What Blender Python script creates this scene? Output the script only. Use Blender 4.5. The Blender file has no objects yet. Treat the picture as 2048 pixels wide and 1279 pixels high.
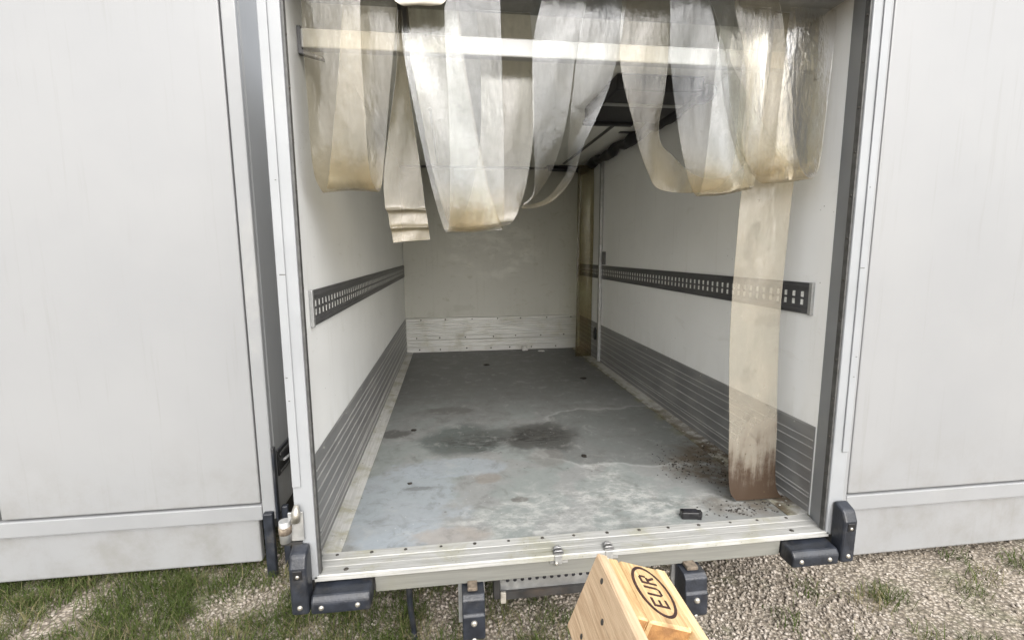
import bpy, bmesh, math, random
import numpy as np
from mathutils import Matrix, Vector

# ---------------------------------------------------------------- camera, light, exposure
scene = bpy.context.scene
COL = scene.collection
ZC = 1.40                                   # camera height above the ground (m)
cam_data = bpy.data.cameras.new('camera')
cam_data.sensor_width = 36.0
cam_data.lens = 36.0 * 958.0 / 2048.0
cam_data.clip_start = 0.02
cam_data.clip_end = 2000.0
cam = bpy.data.objects.new('camera', cam_data)
COL.objects.link(cam)
cam.matrix_world = Matrix((
    (0.99173654, 0.02387647, -0.12604977, 0.0),
    (-0.12814756, 0.13788678, -0.98212292, 0.0),
    (-0.00606903, 0.99016016, 0.13980707, ZC),
    (0, 0, 0, 1)))
scene.camera = cam

SUN_EL, SUN_AZ = math.radians(38), math.radians(172)    # azimuth clockwise from +Y: behind the camera
world = bpy.data.worlds.new('World')
scene.world = world
world.use_nodes = True
wn = world.node_tree
for n in list(wn.nodes):
    wn.nodes.remove(n)
w_out = wn.nodes.new('ShaderNodeOutputWorld')
w_bg = wn.nodes.new('ShaderNodeBackground')
w_sky = wn.nodes.new('ShaderNodeTexSky')
w_sky.sky_type = 'NISHITA'
w_sky.sun_disc = False
w_sky.sun_elevation = SUN_EL
w_sky.sun_rotation = SUN_AZ
w_sky.air_density = 1.0
w_sky.dust_density = 4.0
w_hsv = wn.nodes.new('ShaderNodeHueSaturation')
w_hsv.inputs['Saturation'].default_value = 0.22         # thin overcast: nearly white sky
wn.links.new(w_sky.outputs[0], w_hsv.inputs['Color'])
wn.links.new(w_hsv.outputs[0], w_bg.inputs['Color'])
w_bg.inputs['Strength'].default_value = 0.15
wn.links.new(w_bg.outputs[0], w_out.inputs['Surface'])

sun_data = bpy.data.lights.new('sun', 'SUN')
sun_data.energy = 0.6
sun_data.angle = math.radians(90)                     # overcast: a very soft sun
sun_data.color = (1.0, 0.965, 0.91)
sun = bpy.data.objects.new('sun', sun_data)
COL.objects.link(sun)
sd = Vector((math.sin(SUN_AZ) * math.cos(SUN_EL), math.cos(SUN_AZ) * math.cos(SUN_EL), math.sin(SUN_EL)))
sun.rotation_euler = sd.to_track_quat('Z', 'Y').to_euler()
sun.location = (0, 0, 12)

scene.view_settings.view_transform = 'Standard'
scene.view_settings.look = 'None'
scene.view_settings.exposure = 1.38
scene.view_settings.gamma = 1.0
scene.view_settings.use_curve_mapping = False
scene.cycles.max_bounces = 10
scene.cycles.diffuse_bounces = 6
scene.cycles.transparent_max_bounces = 40
scene.cycles.caustics_reflective = False
scene.cycles.caustics_refractive = False

# ---------------------------------------------------------------- node helper
class NT:
    def __init__(s, name):
        s.m = bpy.data.materials.new(name)
        s.m.use_nodes = True
        s.t = s.m.node_tree
        for n in list(s.t.nodes):
            s.t.nodes.remove(n)
        s.out = s.t.nodes.new('ShaderNodeOutputMaterial')
    def node(s, typ, **kw):
        n = s.t.nodes.new(typ)
        for k, v in kw.items():
            setattr(n, k, v)
        return n
    def put(s, sock, v):
        if hasattr(v, 'is_output'):
            s.t.links.new(v, sock)
        elif isinstance(v, (tuple, list)) and len(v) == 3 and sock.type == 'RGBA':
            sock.default_value = (*v, 1)
        else:
            sock.default_value = v
    def pos(s):
        if not hasattr(s, '_pos'):
            s._pos = s.node('ShaderNodeNewGeometry').outputs['Position']
        return s._pos
    def objco(s):
        if not hasattr(s, '_oc'):
            s._oc = s.node('ShaderNodeTexCoord').outputs['Object']
        return s._oc
    def scaled(s, vec, sc, loc=(0, 0, 0)):
        n = s.node('ShaderNodeMapping')
        s.put(n.inputs['Vector'], vec)
        n.inputs['Scale'].default_value = sc
        n.inputs['Location'].default_value = loc
        return n.outputs[0]
    def noise(s, vec, scale, detail=4, rough=0.55, dist=0.0):
        n = s.node('ShaderNodeTexNoise')
        s.put(n.inputs['Vector'], vec)
        n.inputs['Scale'].default_value = scale
        n.inputs['Detail'].default_value = detail
        n.inputs['Roughness'].default_value = rough
        n.inputs['Distortion'].default_value = dist
        return n.outputs['Fac']
    def voronoi(s, vec, scale, out='Distance', feature='F1'):
        n = s.node('ShaderNodeTexVoronoi', feature=feature)
        s.put(n.inputs['Vector'], vec)
        n.inputs['Scale'].default_value = scale
        return n.outputs[out]
    def math(s, op, a, b=0.0, clamp=False):
        n = s.node('ShaderNodeMath', operation=op, use_clamp=clamp)
        s.put(n.inputs[0], a)
        s.put(n.inputs[1], b)
        return n.outputs[0]
    def ramp(s, fac, lo, hi, smooth=True):
        n = s.node('ShaderNodeMapRange', interpolation_type='SMOOTHSTEP' if smooth else 'LINEAR')
        s.put(n.inputs['Value'], fac)
        n.inputs['From Min'].default_value = lo
        n.inputs['From Max'].default_value = hi
        return n.outputs[0]
    def mix(s, fac, a, b, mode='MIX'):
        n = s.node('ShaderNodeMix', data_type='RGBA', blend_type=mode)
        s.put(n.inputs[0], fac)
        s.put(n.inputs[6], a)
        s.put(n.inputs[7], b)
        return n.outputs[2]
    def sep(s, vec):
        n = s.node('ShaderNodeSeparateXYZ')
        s.put(n.inputs[0], vec)
        return n.outputs
    def blob(s, x, y, rx, ry, rough=0.35, scale=9.0, edge=0.35):
        """soft noisy ellipse mask on the floor, 1 inside"""
        px, py, _ = s.sep(s.pos())
        a = s.math('DIVIDE', s.math('SUBTRACT', px, x), rx)
        b = s.math('DIVIDE', s.math('SUBTRACT', py, y), ry)
        d = s.math('SQRT', s.math('ADD', s.math('MULTIPLY', a, a), s.math('MULTIPLY', b, b)))
        nz = s.math('MULTIPLY', s.math('SUBTRACT', s.noise(s.pos(), scale), 0.5), rough * 2.2)
        d = s.math('ADD', d, nz)
        return s.ramp(d, 1.0 + edge * 0.5, 1.0 - edge * 0.5)
    def bump(s, h, strength=0.3, dist=0.01):
        n = s.node('ShaderNodeBump')
        n.inputs['Strength'].default_value = strength
        n.inputs['Distance'].default_value = dist
        s.put(n.inputs['Height'], h)
        return n.outputs[0]
    def pbr(s, col, rough=0.5, metal=0.0, normal=None, spec=None):
        n = s.node('ShaderNodeBsdfPrincipled')
        s.put(n.inputs['Base Color'], col)
        s.put(n.inputs['Roughness'], rough)
        s.put(n.inputs['Metallic'], metal)
        if spec is not None:
            n.inputs['Specular IOR Level'].default_value = spec
        if normal is not None:
            s.put(n.inputs['Normal'], normal)
        return n.outputs[0]
    def done(s, sh):
        s.put(s.out.inputs['Surface'], sh)
        return s.m

M = {}
def simple(name, col, rough=0.5, metal=0.0, var=0.12, scale=25.0, bump=0.0, dirt=None, dirt_amt=0.5):
    t = NT(name)
    n1 = t.noise(t.pos(), scale, 5)
    c = t.mix(t.ramp(n1, 0.3, 0.7), tuple(v * (1 - var) for v in col), tuple(min(1, v * (1 + var)) for v in col))
    if dirt:
        n2 = t.noise(t.pos(), scale * 0.33, 6, 0.65, 0.4)
        c = t.mix(t.math('MULTIPLY', t.ramp(n2, 0.52, 0.72), dirt_amt), c, dirt)
    nm = t.bump(t.noise(t.pos(), scale * 6, 3), bump, 0.004) if bump else None
    r = t.math('ADD', t.math('MULTIPLY', n1, 0.16), rough - 0.08)
    M[name] = t.done(t.pbr(c, r, metal, nm))
    return M[name]

def wall_material(name, base, dirt, amt):
    t = NT(name)
    big = t.noise(t.pos(), 1.7, 5, 0.6)
    c = t.mix(t.ramp(big, 0.3, 0.75), base, tuple(v * 0.93 for v in base))
    # faint rain runs and wiped smears
    streak = t.noise(t.scaled(t.pos(), (14, 14, 0.9)), 2.0, 5, 0.6)
    c = t.mix(t.math('MULTIPLY', t.ramp(streak, 0.56, 0.74), amt * 0.55), c, dirt)
    sm = t.noise(t.scaled(t.pos(), (3.0, 3.0, 9.0)), 1.6, 6, 0.7, 0.8)
    c = t.mix(t.math('MULTIPLY', t.ramp(sm, 0.60, 0.72), amt * 0.6), c, dirt)
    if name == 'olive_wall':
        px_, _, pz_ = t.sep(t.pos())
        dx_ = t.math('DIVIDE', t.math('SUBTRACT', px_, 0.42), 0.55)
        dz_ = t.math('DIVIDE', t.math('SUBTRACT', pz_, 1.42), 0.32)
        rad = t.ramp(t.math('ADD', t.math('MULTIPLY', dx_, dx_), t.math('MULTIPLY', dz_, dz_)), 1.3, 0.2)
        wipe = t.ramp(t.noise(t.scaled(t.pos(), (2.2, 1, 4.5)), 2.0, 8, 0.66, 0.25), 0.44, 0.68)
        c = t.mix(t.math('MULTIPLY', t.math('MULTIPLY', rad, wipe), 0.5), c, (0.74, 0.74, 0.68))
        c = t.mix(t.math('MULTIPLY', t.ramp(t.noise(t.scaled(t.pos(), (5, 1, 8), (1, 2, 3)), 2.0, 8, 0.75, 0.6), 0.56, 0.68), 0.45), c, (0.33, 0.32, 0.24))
    specks = t.voronoi(t.pos(), 26.0)
    spn = t.noise(t.pos(), 3.0, 2)
    sp = t.math('MULTIPLY', t.ramp(specks, 0.085, 0.05), t.ramp(spn, 0.52, 0.62))
    c = t.mix(t.math('MULTIPLY', sp, 0.55), c, (0.10, 0.085, 0.065))
    # grime collecting above the kick panels
    z = t.sep(t.pos())[2]
    g = t.math('MULTIPLY', t.ramp(z, 0.92, 0.70), t.ramp(t.noise(t.scaled(t.pos(), (5, 5, 1.6)), 3.0, 4), 0.42, 0.75))
    c = t.mix(t.math('MULTIPLY', g, amt), c, dirt)
    M[name] = t.done(t.pbr(c, t.math('ADD', 0.26, t.math('MULTIPLY', sm, 0.2)), 0.0,
                           t.bump(t.noise(t.pos(), 7.0, 2), 0.05, 0.01)))

wall_material('white_wall', (0.89, 0.895, 0.88), (0.55, 0.54, 0.47), 0.30)
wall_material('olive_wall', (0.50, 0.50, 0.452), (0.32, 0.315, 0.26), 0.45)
wall_material('ceiling_panel', (0.84, 0.84, 0.79), (0.36, 0.35, 0.28), 0.3)

def alu(name, base, rough, metal, dirt, amt, axis_scale):
    t = NT(name)
    br = t.noise(t.scaled(t.pos(), axis_scale), 3.0, 5, 0.7)
    c = t.mix(t.ramp(br, 0.3, 0.7), tuple(v * 0.8 for v in base), base)
    d = t.noise(t.pos(), 6.0, 6, 0.68, 0.5)
    c = t.mix(t.math('MULTIPLY', t.ramp(d, 0.48, 0.72), amt), c, dirt)
    M[name] = t.done(t.pbr(c, t.math('ADD', rough - 0.1, t.math('MULTIPLY', br, 0.2)),
                           t.math('MULTIPLY', t.ramp(d, 0.72, 0.45), metal), t.bump(br, 0.12, 0.002)))
alu('kick_side', (0.29, 0.29, 0.288), 0.48, 0.5, (0.20, 0.195, 0.165), 0.4, (6, 1.0, 6))
alu('rib_alu', (0.52, 0.52, 0.51), 0.4, 0.5, (0.30, 0.29, 0.26), 0.6, (6, 1.0, 6))
alu('rib_back', (0.64, 0.64, 0.61), 0.4, 0.5, (0.45, 0.43, 0.34), 0.6, (1.2, 16, 16))
alu('kick_back', (0.54, 0.54, 0.525), 0.45, 0.5, (0.36, 0.345, 0.28), 0.7, (1.2, 16, 16))
def sill_material():
    t = NT('sill_alu')
    st_ = t.noise(t.scaled(t.pos(), (1.6, 60, 60)), 2.4, 7, 0.75, 0.3)
    bl = t.noise(t.pos(), 7.0, 6, 0.7, 0.4)
    c = t.mix(t.ramp(st_, 0.36, 0.62), (0.29, 0.29, 0.275), (0.44, 0.44, 0.425))
    c = t.mix(t.math('MULTIPLY', t.ramp(bl, 0.46, 0.66), 0.7), c, (0.30, 0.295, 0.225))
    c = t.mix(t.math('MULTIPLY', t.math('MULTIPLY', t.ramp(bl, 0.55, 0.70), t.ramp(st_, 0.5, 0.3)), 0.8), c, (0.17, 0.165, 0.10))
    fl = t.ramp(t.voronoi(t.pos(), 45.0), 0.14, 0.06)
    c = t.mix(t.math('MULTIPLY', t.math('MULTIPLY', fl, t.ramp(bl, 0.45, 0.6)), 0.7), c, (0.13, 0.12, 0.10))
    M['sill_alu'] = t.done(t.pbr(c, t.math('ADD', 0.42, t.math('MULTIPLY', bl, 0.2)), 0.15, t.bump(st_, 0.15, 0.002)))
sill_material()
def floor_strip_material():
    t = NT('floor_strip')
    br = t.noise(t.scaled(t.pos(), (40, 1.5, 40)), 3.0, 5, 0.7)
    c = t.mix(t.ramp(br, 0.3, 0.7), (0.40, 0.40, 0.385), (0.54, 0.54, 0.52))
    d = t.noise(t.pos(), 8.0, 7, 0.7, 0.5)
    c = t.mix(t.math('MULTIPLY', t.ramp(d, 0.44, 0.66), 0.75), c, (0.30, 0.285, 0.20))
    px = t.sep(t.pos())[0]
    e = t.math('MULTIPLY', t.ramp(px, 1.30, 1.26), t.ramp(px, 1.0, 1.2))
    e = t.math('MULTIPLY', e, t.ramp(t.noise(t.pos(), 12.0, 6, 0.7), 0.40, 0.58))
    c = t.mix(t.math('MULTIPLY', e, 0.85), c, (0.155, 0.145, 0.075))
    for (x, y, rx, ry, k) in ((1.29, 1.98, 0.16, 0.34, 1.0), (1.28, 1.72, 0.14, 0.15, 0.85), (1.28, 2.5, 0.12, 0.4, 0.6)):
        b = t.math('MULTIPLY', t.blob(x, y, rx, ry, 0.6, 9.0, 0.8), t.ramp(t.noise(t.pos(), 19.0, 6, 0.7), 0.34, 0.56))
        c = t.mix(t.math('MULTIPLY', b, k), c, (0.095, 0.072, 0.047))
    M['floor_strip'] = t.done(t.pbr(c, t.math('ADD', 0.4, t.math('MULTIPLY', d, 0.3)), 0.2, t.bump(br, 0.12, 0.002)))
floor_strip_material()
alu('frame_grey', (0.205, 0.205, 0.185), 0.55, 0.1, (0.165, 0.16, 0.125), 0.5, (1.5, 40, 40))
alu('rail_metal', (0.13, 0.13, 0.135), 0.42, 0.6, (0.09, 0.09, 0.085), 0.6, (30, 1.0, 30))
alu('galvanised', (0.46, 0.47, 0.47), 0.38, 0.8, (0.28, 0.24, 0.18), 0.5, (12, 12, 12))
simple('post_white', (0.262, 0.272, 0.282), 0.34, 0.0, 0.05, 6.0, 0.02, (0.40, 0.40, 0.36), 0.35)
simple('bar_white', (0.44, 0.44, 0.43), 0.3, 0.0, 0.04, 9.0)
simple('slot_pale', (0.75, 0.75, 0.72), 0.4, 0.0, 0.2, 60.0)
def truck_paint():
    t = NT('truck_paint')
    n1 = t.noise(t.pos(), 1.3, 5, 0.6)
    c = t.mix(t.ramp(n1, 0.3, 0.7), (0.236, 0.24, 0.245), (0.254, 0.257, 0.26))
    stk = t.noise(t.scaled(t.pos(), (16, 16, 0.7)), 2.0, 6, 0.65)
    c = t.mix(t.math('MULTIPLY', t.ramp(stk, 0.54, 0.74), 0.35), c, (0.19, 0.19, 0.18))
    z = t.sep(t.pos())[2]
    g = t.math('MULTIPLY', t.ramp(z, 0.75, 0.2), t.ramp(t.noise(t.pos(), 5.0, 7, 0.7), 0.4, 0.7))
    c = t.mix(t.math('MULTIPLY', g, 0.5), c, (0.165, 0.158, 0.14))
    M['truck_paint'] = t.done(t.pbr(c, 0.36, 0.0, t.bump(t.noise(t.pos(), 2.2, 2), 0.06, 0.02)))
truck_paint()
simple('truck_frame', (0.24, 0.245, 0.25), 0.4, 0.0, 0.04, 5.0, 0.0, (0.40, 0.39, 0.36), 0.35)
simple('rubber', (0.017, 0.020, 0.027), 0.40, 0.0, 0.35, 24.0, 0.25, (0.070, 0.066, 0.060), 0.75)
simple('gasket', (0.060, 0.060, 0.058), 0.55, 0.0, 0.3, 40.0)
simple('black_plastic', (0.012, 0.012, 0.013), 0.33, 0.0, 0.2, 60.0, 0.05)
simple('unit_black', (0.012, 0.012, 0.016), 0.5, 0.0, 0.3, 30.0)
simple('chassis', (0.035, 0.034, 0.033), 0.6, 0.2, 0.3, 15.0, 0.05, (0.10, 0.065, 0.04), 0.5)
simple('bolt_steel', (0.45, 0.43, 0.38), 0.4, 0.8, 0.2, 80.0)
simple('rivet_dark', (0.055, 0.05, 0.042), 0.5, 0.3, 0.4, 90.0)
simple('rivet_alu', (0.42, 0.42, 0.39), 0.4, 0.6, 0.3, 90.0)
simple('rust', (0.15, 0.12, 0.09), 0.8, 0.1, 0.4, 60.0, 0.1, (0.35, 0.30, 0.22), 0.5)
simple('paper', (0.62, 0.62, 0.60), 0.8, 0.0, 0.15, 60.0)
simple('tyre', (0.02, 0.02, 0.02), 0.7, 0.0, 0.2, 30.0, 0.1)
simple('brand_ink', (0.035, 0.013, 0.010), 0.7, 0.0, 0.5, 90.0)
simple('rag', (0.63, 0.60, 0.53), 0.6, 0.0, 0.2, 25.0, 0.0, (0.30, 0.18, 0.12), 0.5)
simple('lamp_lens', (0.30, 0.28, 0.24), 0.3, 0.0, 0.3, 40.0, 0.0, (0.14, 0.11, 0.08), 0.6)
alu('catch_steel', (0.30, 0.30, 0.30), 0.35, 0.8, (0.14, 0.13, 0.12), 0.6, (12, 12, 12))
simple('dung', (0.016, 0.013, 0.010), 0.7, 0.0, 0.4, 60.0, 0.1)

def floor_material():
    t = NT('floor_resin')
    big = t.noise(t.pos(), 2.4, 6, 0.62, 0.3)
    fine = t.noise(t.pos(), 42.0, 4, 0.6)
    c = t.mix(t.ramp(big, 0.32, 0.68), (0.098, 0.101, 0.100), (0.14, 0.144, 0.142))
    # paler front paints the light falloff into the colour; blue-grey patches at left
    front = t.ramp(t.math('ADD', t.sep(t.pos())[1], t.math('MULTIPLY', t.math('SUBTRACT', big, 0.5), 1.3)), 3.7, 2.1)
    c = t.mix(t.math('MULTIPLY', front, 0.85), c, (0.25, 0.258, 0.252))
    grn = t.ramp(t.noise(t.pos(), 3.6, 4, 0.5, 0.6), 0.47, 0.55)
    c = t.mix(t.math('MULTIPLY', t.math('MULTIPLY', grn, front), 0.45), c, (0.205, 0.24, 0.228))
    for (x, y, rx, ry) in ((-0.22, 1.84, 0.24, 0.34), (-0.02, 2.16, 0.26, 0.10), (-0.15, 1.60, 0.20, 0.09)):
        c = t.mix(t.math('MULTIPLY', t.blob(x, y, rx, ry, 0.75, 8.0, 0.35), 0.65), c, (0.285, 0.318, 0.345))
    # pale scuffed area near the sill
    for (x, y, rx, ry, k) in ((0.50, 1.70, 0.46, 0.17, 0.9), (0.68, 1.95, 0.10, 0.34, 0.8), (0.95, 1.70, 0.22, 0.10, 0.7), (0.05, 1.63, 0.25, 0.07, 0.5)):
        b = t.math('MULTIPLY', t.blob(x, y, rx, ry, 0.75, 7.0, 0.7), t.ramp(t.noise(t.scaled(t.pos(), (4, 7, 5)), 3.0, 9, 0.78, 0.15), 0.42, 0.66))
        c = t.mix(t.math('MULTIPLY', b, k), c, (0.43, 0.435, 0.415))
    # old water line with a pale tide mark
    arc = t.blob(0.98, 2.45, 0.62, 0.42, 0.30, 3.0, 0.05)
    arc2 = t.blob(0.98, 2.45, 0.64, 0.44, 0.30, 3.0, 0.05)
    c = t.mix(t.math('MULTIPLY', t.math('SUBTRACT', arc2, arc, True), 0.4), c, (0.40, 0.41, 0.40))
    c = t.mix(t.math('MULTIPLY', arc, 0.7), c, (0.125, 0.132, 0.128))
    # oil and wet stains
    strk = t.noise(t.scaled(t.pos(), (7, 22, 7)), 2.2, 6, 0.7, 1.2)
    for (x, y, rx, ry, k, col) in ((0.06, 2.49, 0.22, 0.20, 0.62, (0.075, 0.088, 0.083)), (0.27, 2.49, 0.28, 0.13, 0.36, (0.085, 0.088, 0.084)),
                                   (0.48, 2.46, 0.22, 0.19, 0.72, (0.065, 0.066, 0.062)), (0.45, 2.20, 0.09, 0.10, 0.4, (0.15, 0.14, 0.13)),
                                   (-0.03, 2.98, 0.15, 0.07, 0.55, (0.10, 0.10, 0.095)), (-0.33, 2.62, 0.10, 0.06, 0.7, (0.085, 0.085, 0.08)),
                                   (0.26, 1.82, 0.035, 0.022, 0.6, (0.11, 0.105, 0.095)), (-0.16, 1.97, 0.06, 0.018, 0.6, (0.14, 0.15, 0.155)),
                                   (0.15, 2.02, 0.06, 0.05, 0.45, (0.20, 0.175, 0.15)), (-0.02, 1.60, 0.13, 0.06, 0.5, (0.30, 0.27, 0.24))):
        c = t.mix(t.math('MULTIPLY', t.blob(x, y, rx, ry, 0.5, min(60.0, 1.3 / min(rx, ry)), 0.5), min(1.0, k * 1.3)), c, col)
    for (x, y, rx, ry, k) in ((0.45, 2.49, 0.15, 0.11, 1.0), (0.08, 2.47, 0.16, 0.10, 0.6), (0.16, 2.36, 0.10, 0.05, 0.6)):
        c = t.mix(t.math('MULTIPLY', t.math('MULTIPLY', t.blob(x, y, rx, ry, 0.5, 10.0, 0.8), t.ramp(strk, 0.42, 0.57)), k), c, (0.028, 0.028, 0.026))
    # brown muck swept into the right-hand corner
    for (x, y, rx, ry, k) in ((1.22, 1.98, 0.17, 0.26, 0.95), (1.26, 1.80, 0.12, 0.14, 0.9), (1.05, 1.98, 0.12, 0.10, 0.5), (1.15, 1.66, 0.2, 0.09, 0.5)):
        b = t.math('MULTIPLY', t.blob(x, y, rx, ry, 0.6, 9.0, 0.8), t.ramp(t.noise(t.pos(), 17.0, 6, 0.7), 0.34, 0.58))
        c = t.mix(t.math('MULTIPLY', b, k), c, (0.105, 0.082, 0.055))
    # moss green grime along both edges
    px = t.sep(t.pos())[0]
    e = t.math('MAXIMUM', t.ramp(px, 1.19, 1.27), t.ramp(px, -0.375, -0.40))
    e = t.math('MULTIPLY', e, t.ramp(t.noise(t.pos(), 9.0, 5), 0.42, 0.62))
    c = t.mix(t.math('MULTIPLY', e, 0.75), c, (0.19, 0.185, 0.10))
    mott = t.noise(t.pos(), 11.0, 8, 0.72, 0.5)
    c = t.mix(t.math('MULTIPLY', t.ramp(mott, 0.50, 0.68), 0.42), c, (0.095, 0.094, 0.086))
    c = t.mix(t.math('MULTIPLY', t.ramp(mott, 0.46, 0.34), 0.30), c, (0.36, 0.365, 0.35))
    # grit specks and scratches
    v = t.voronoi(t.pos(), 17.0)
    sp = t.math('MULTIPLY', t.ramp(v, 0.12, 0.06), t.ramp(t.noise(t.pos(), 4.0, 2), 0.45, 0.6))
    c = t.mix(t.math('MULTIPLY', sp, 0.5), c, (0.07, 0.065, 0.055))
    v2 = t.voronoi(t.scaled(t.pos(), (1, 1, 1), (3.1, 1.7, 0)), 31.0)
    sp2 = t.math('MULTIPLY', t.ramp(v2, 0.10, 0.05), t.ramp(t.noise(t.pos(), 5.0, 2), 0.45, 0.65))
    c = t.mix(t.math('MULTIPLY', sp2, 0.5), c, (0.55, 0.55, 0.53))
    c = t.mix(0.18, c, t.mix(fine, (0, 0, 0), (0.6, 0.6, 0.6)), 'OVERLAY')
    scr = t.ramp(t.noise(t.scaled(t.pos(), (2.0, 60, 2)), 2.0, 3, 0.6, 0.2), 0.66, 0.72)
    c = t.mix(t.math('MULTIPLY', scr, 0.16), c, (0.5, 0.5, 0.5))
    rough = t.math('ADD', 0.44, t.math('MULTIPLY', big, 0.22))
    M['floor_resin'] = t.done(t.pbr(c, rough, 0.0, t.bump(fine, 0.12, 0.003)))
floor_material()

def pvc_material(name, clear, tint, body, haze, dirty_bottom=False, opac_top=None):
    t = NT(name)
    p = t.pos()
    n1 = t.noise(p, 5.5, 5, 0.6, 0.4)
    n2 = t.noise(t.scaled(p, (26, 26, 3)), 2.0, 5, 0.65)
    n3 = t.noise(p, 30.0, 5, 0.7)
    fac = t.math('ADD', clear, t.math('MULTIPLY', t.math('SUBTRACT', n1, 0.5), 0.36), True)
    fac = t.math('ADD', fac, t.math('MULTIPLY', t.math('SUBTRACT', n2, 0.5), 0.16), True)
    fac = t.math('ADD', fac, t.math('MULTIPLY', t.ramp(n3, 0.62, 0.72), 0.12), True)
    col = t.mix(t.ramp(n1, 0.35, 0.68), body, haze)
    age = t.node('ShaderNodeAttribute', attribute_name='age').outputs['Fac']
    am = t.math('MULTIPLY', t.math('MULTIPLY', age, 0.75), t.ramp(n1, 0.25, 0.6))
    col = t.mix(am, col, (0.42, 0.355, 0.235))
    tint = t.mix(am, tint, (0.93, 0.86, 0.70))
    fac = t.math('ADD', fac, t.math('MULTIPLY', am, 0.10), True)
    patch = t.math('MULTIPLY', t.ramp(t.noise(t.scaled(p, (1, 1, 1), (2.3, 0.7, 1.9)), 6.0, 3, 0.5, 0.6), 0.60, 0.615), 0.5)
    col = t.mix(patch, col, tuple(v * 0.72 for v in haze))
    if dirty_bottom:
        z = t.sep(p)[2]
        zz = t.math('ADD', z, t.math('ADD', t.math('MULTIPLY', t.math('SUBTRACT', t.noise(p, 9.0, 7, 0.7), 0.5), 0.42), t.math('MULTIPLY', t.math('SUBTRACT', n2, 0.5), 0.35)))
        d = t.ramp(zz, 0.80, 0.47)
        col = t.mix(d, col, (0.085, 0.058, 0.04))
        fac = t.math('ADD', fac, t.math('MULTIPLY', d, 0.75), True)
        sp = t.math('MULTIPLY', t.ramp(t.voronoi(p, 22.0), 0.12, 0.05), t.ramp(n1, 0.45, 0.6))
        col = t.mix(t.math('MULTIPLY', sp, 0.8), col, (0.12, 0.09, 0.06))
    tr = t.node('ShaderNodeBsdfTransparent')
    t.put(tr.inputs[0], tint)
    df = t.node('ShaderNodeBsdfDiffuse')
    t.put(df.inputs[0], col)
    tl = t.node('ShaderNodeBsdfTranslucent')
    t.put(tl.inputs[0], col)
    mx = t.node('ShaderNodeMixShader')
    mx.inputs[0].default_value = 0.35
    t.t.links.new(df.outputs[0], mx.inputs[1]); t.t.links.new(tl.outputs[0], mx.inputs[2])
    m2 = t.node('ShaderNodeMixShader')
    t.put(m2.inputs[0], fac)
    t.t.links.new(tr.outputs[0], m2.inputs[1]); t.t.links.new(mx.outputs[0], m2.inputs[2])
    nrm = t.bump(t.math('ADD', t.noise(t.scaled(p, (6, 6, 2.2)), 3.0, 4, 0.6), t.math('MULTIPLY', n3, 0.25)), 0.45, 0.012)
    gl = t.node('ShaderNodeBsdfGlossy')
    gl.inputs['Roughness'].default_value = 0.11
    t.put(gl.inputs['Color'], (0.95, 0.96, 1.0))
    t.put(gl.inputs['Normal'], nrm)
    fr = t.node('ShaderNodeFresnel')
    fr.inputs['IOR'].default_value = 1.48
    t.put(fr.inputs['Normal'], nrm)
    m3 = t.node('ShaderNodeMixShader')
    t.put(m3.inputs[0], t.math('MULTIPLY', fr.outputs[0], 0.6, True))
    t.t.links.new(m2.outputs[0], m3.inputs[1]); t.t.links.new(gl.outputs[0], m3.inputs[2])
    M[name] = t.done(m3.outputs[0])
pvc_material('pvc_cool', 0.062, (0.965, 0.97, 0.96), (0.30, 0.31, 0.305), (0.33, 0.31, 0.265))
pvc_material('pvc_warm', 0.092, (0.955, 0.935, 0.88), (0.37, 0.35, 0.295), (0.36, 0.325, 0.25))
pvc_material('pvc_tan', 0.22, (0.93, 0.89, 0.79), (0.29, 0.27, 0.21), (0.33, 0.31, 0.26))
pvc_material('pvc_long', 0.27, (0.975, 0.955, 0.91), (0.62, 0.585, 0.50), (0.60, 0.55, 0.46), True)
pvc_material('pvc_olive', 0.18, (0.80, 0.77, 0.63), (0.20, 0.185, 0.12), (0.25, 0.165, 0.11))
simple('pvc_edge', (0.52, 0.49, 0.38), 0.4, 0.0, 0.15, 20.0)

def wood_material(name, base, dark, scale=(3.0, 40, 40), sat=1.0):
    t = NT(name)
    oc = t.objco()
    g = t.noise(t.scaled(oc, scale), 2.0, 6, 0.65, 1.4)
    w = t.noise(oc, 4.0, 3)
    c = t.mix(t.ramp(g, 0.35, 0.66), base, dark)
    c = t.mix(t.math('MULTIPLY', t.ramp(w, 0.5, 0.75), 0.4), c, tuple(v * 0.8 for v in base))
    kn = t.voronoi(t.scaled(oc, (4, 11, 11)), 1.0)
    c = t.mix(t.math('MULTIPLY', t.ramp(kn, 0.20, 0.05), 0.8), c, (0.20, 0.10, 0.04))
    ln = t.noise(t.scaled(oc, (1.2, 90, 90)), 1.5, 4, 0.6, 0.3)
    c = t.mix(t.math('MULTIPLY', t.ramp(ln, 0.56, 0.70), 0.45), c, tuple(v * 0.6 for v in dark))
    M[name] = t.done(t.pbr(c, 0.72, 0.0, t.bump(t.math('ADD', g, t.math('MULTIPLY', ln, 0.8)), 0.5, 0.004)))
wood_material('pine', (0.61, 0.445, 0.235), (0.42, 0.265, 0.12))
wood_material('pine_pale', (0.72, 0.56, 0.33), (0.60, 0.42, 0.22))
wood_material('pine_face', (0.60, 0.445, 0.29), (0.44, 0.30, 0.18))
wood_material('end_grain', (0.34, 0.18, 0.065), (0.24, 0.115, 0.04), (18, 18, 18))

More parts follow.
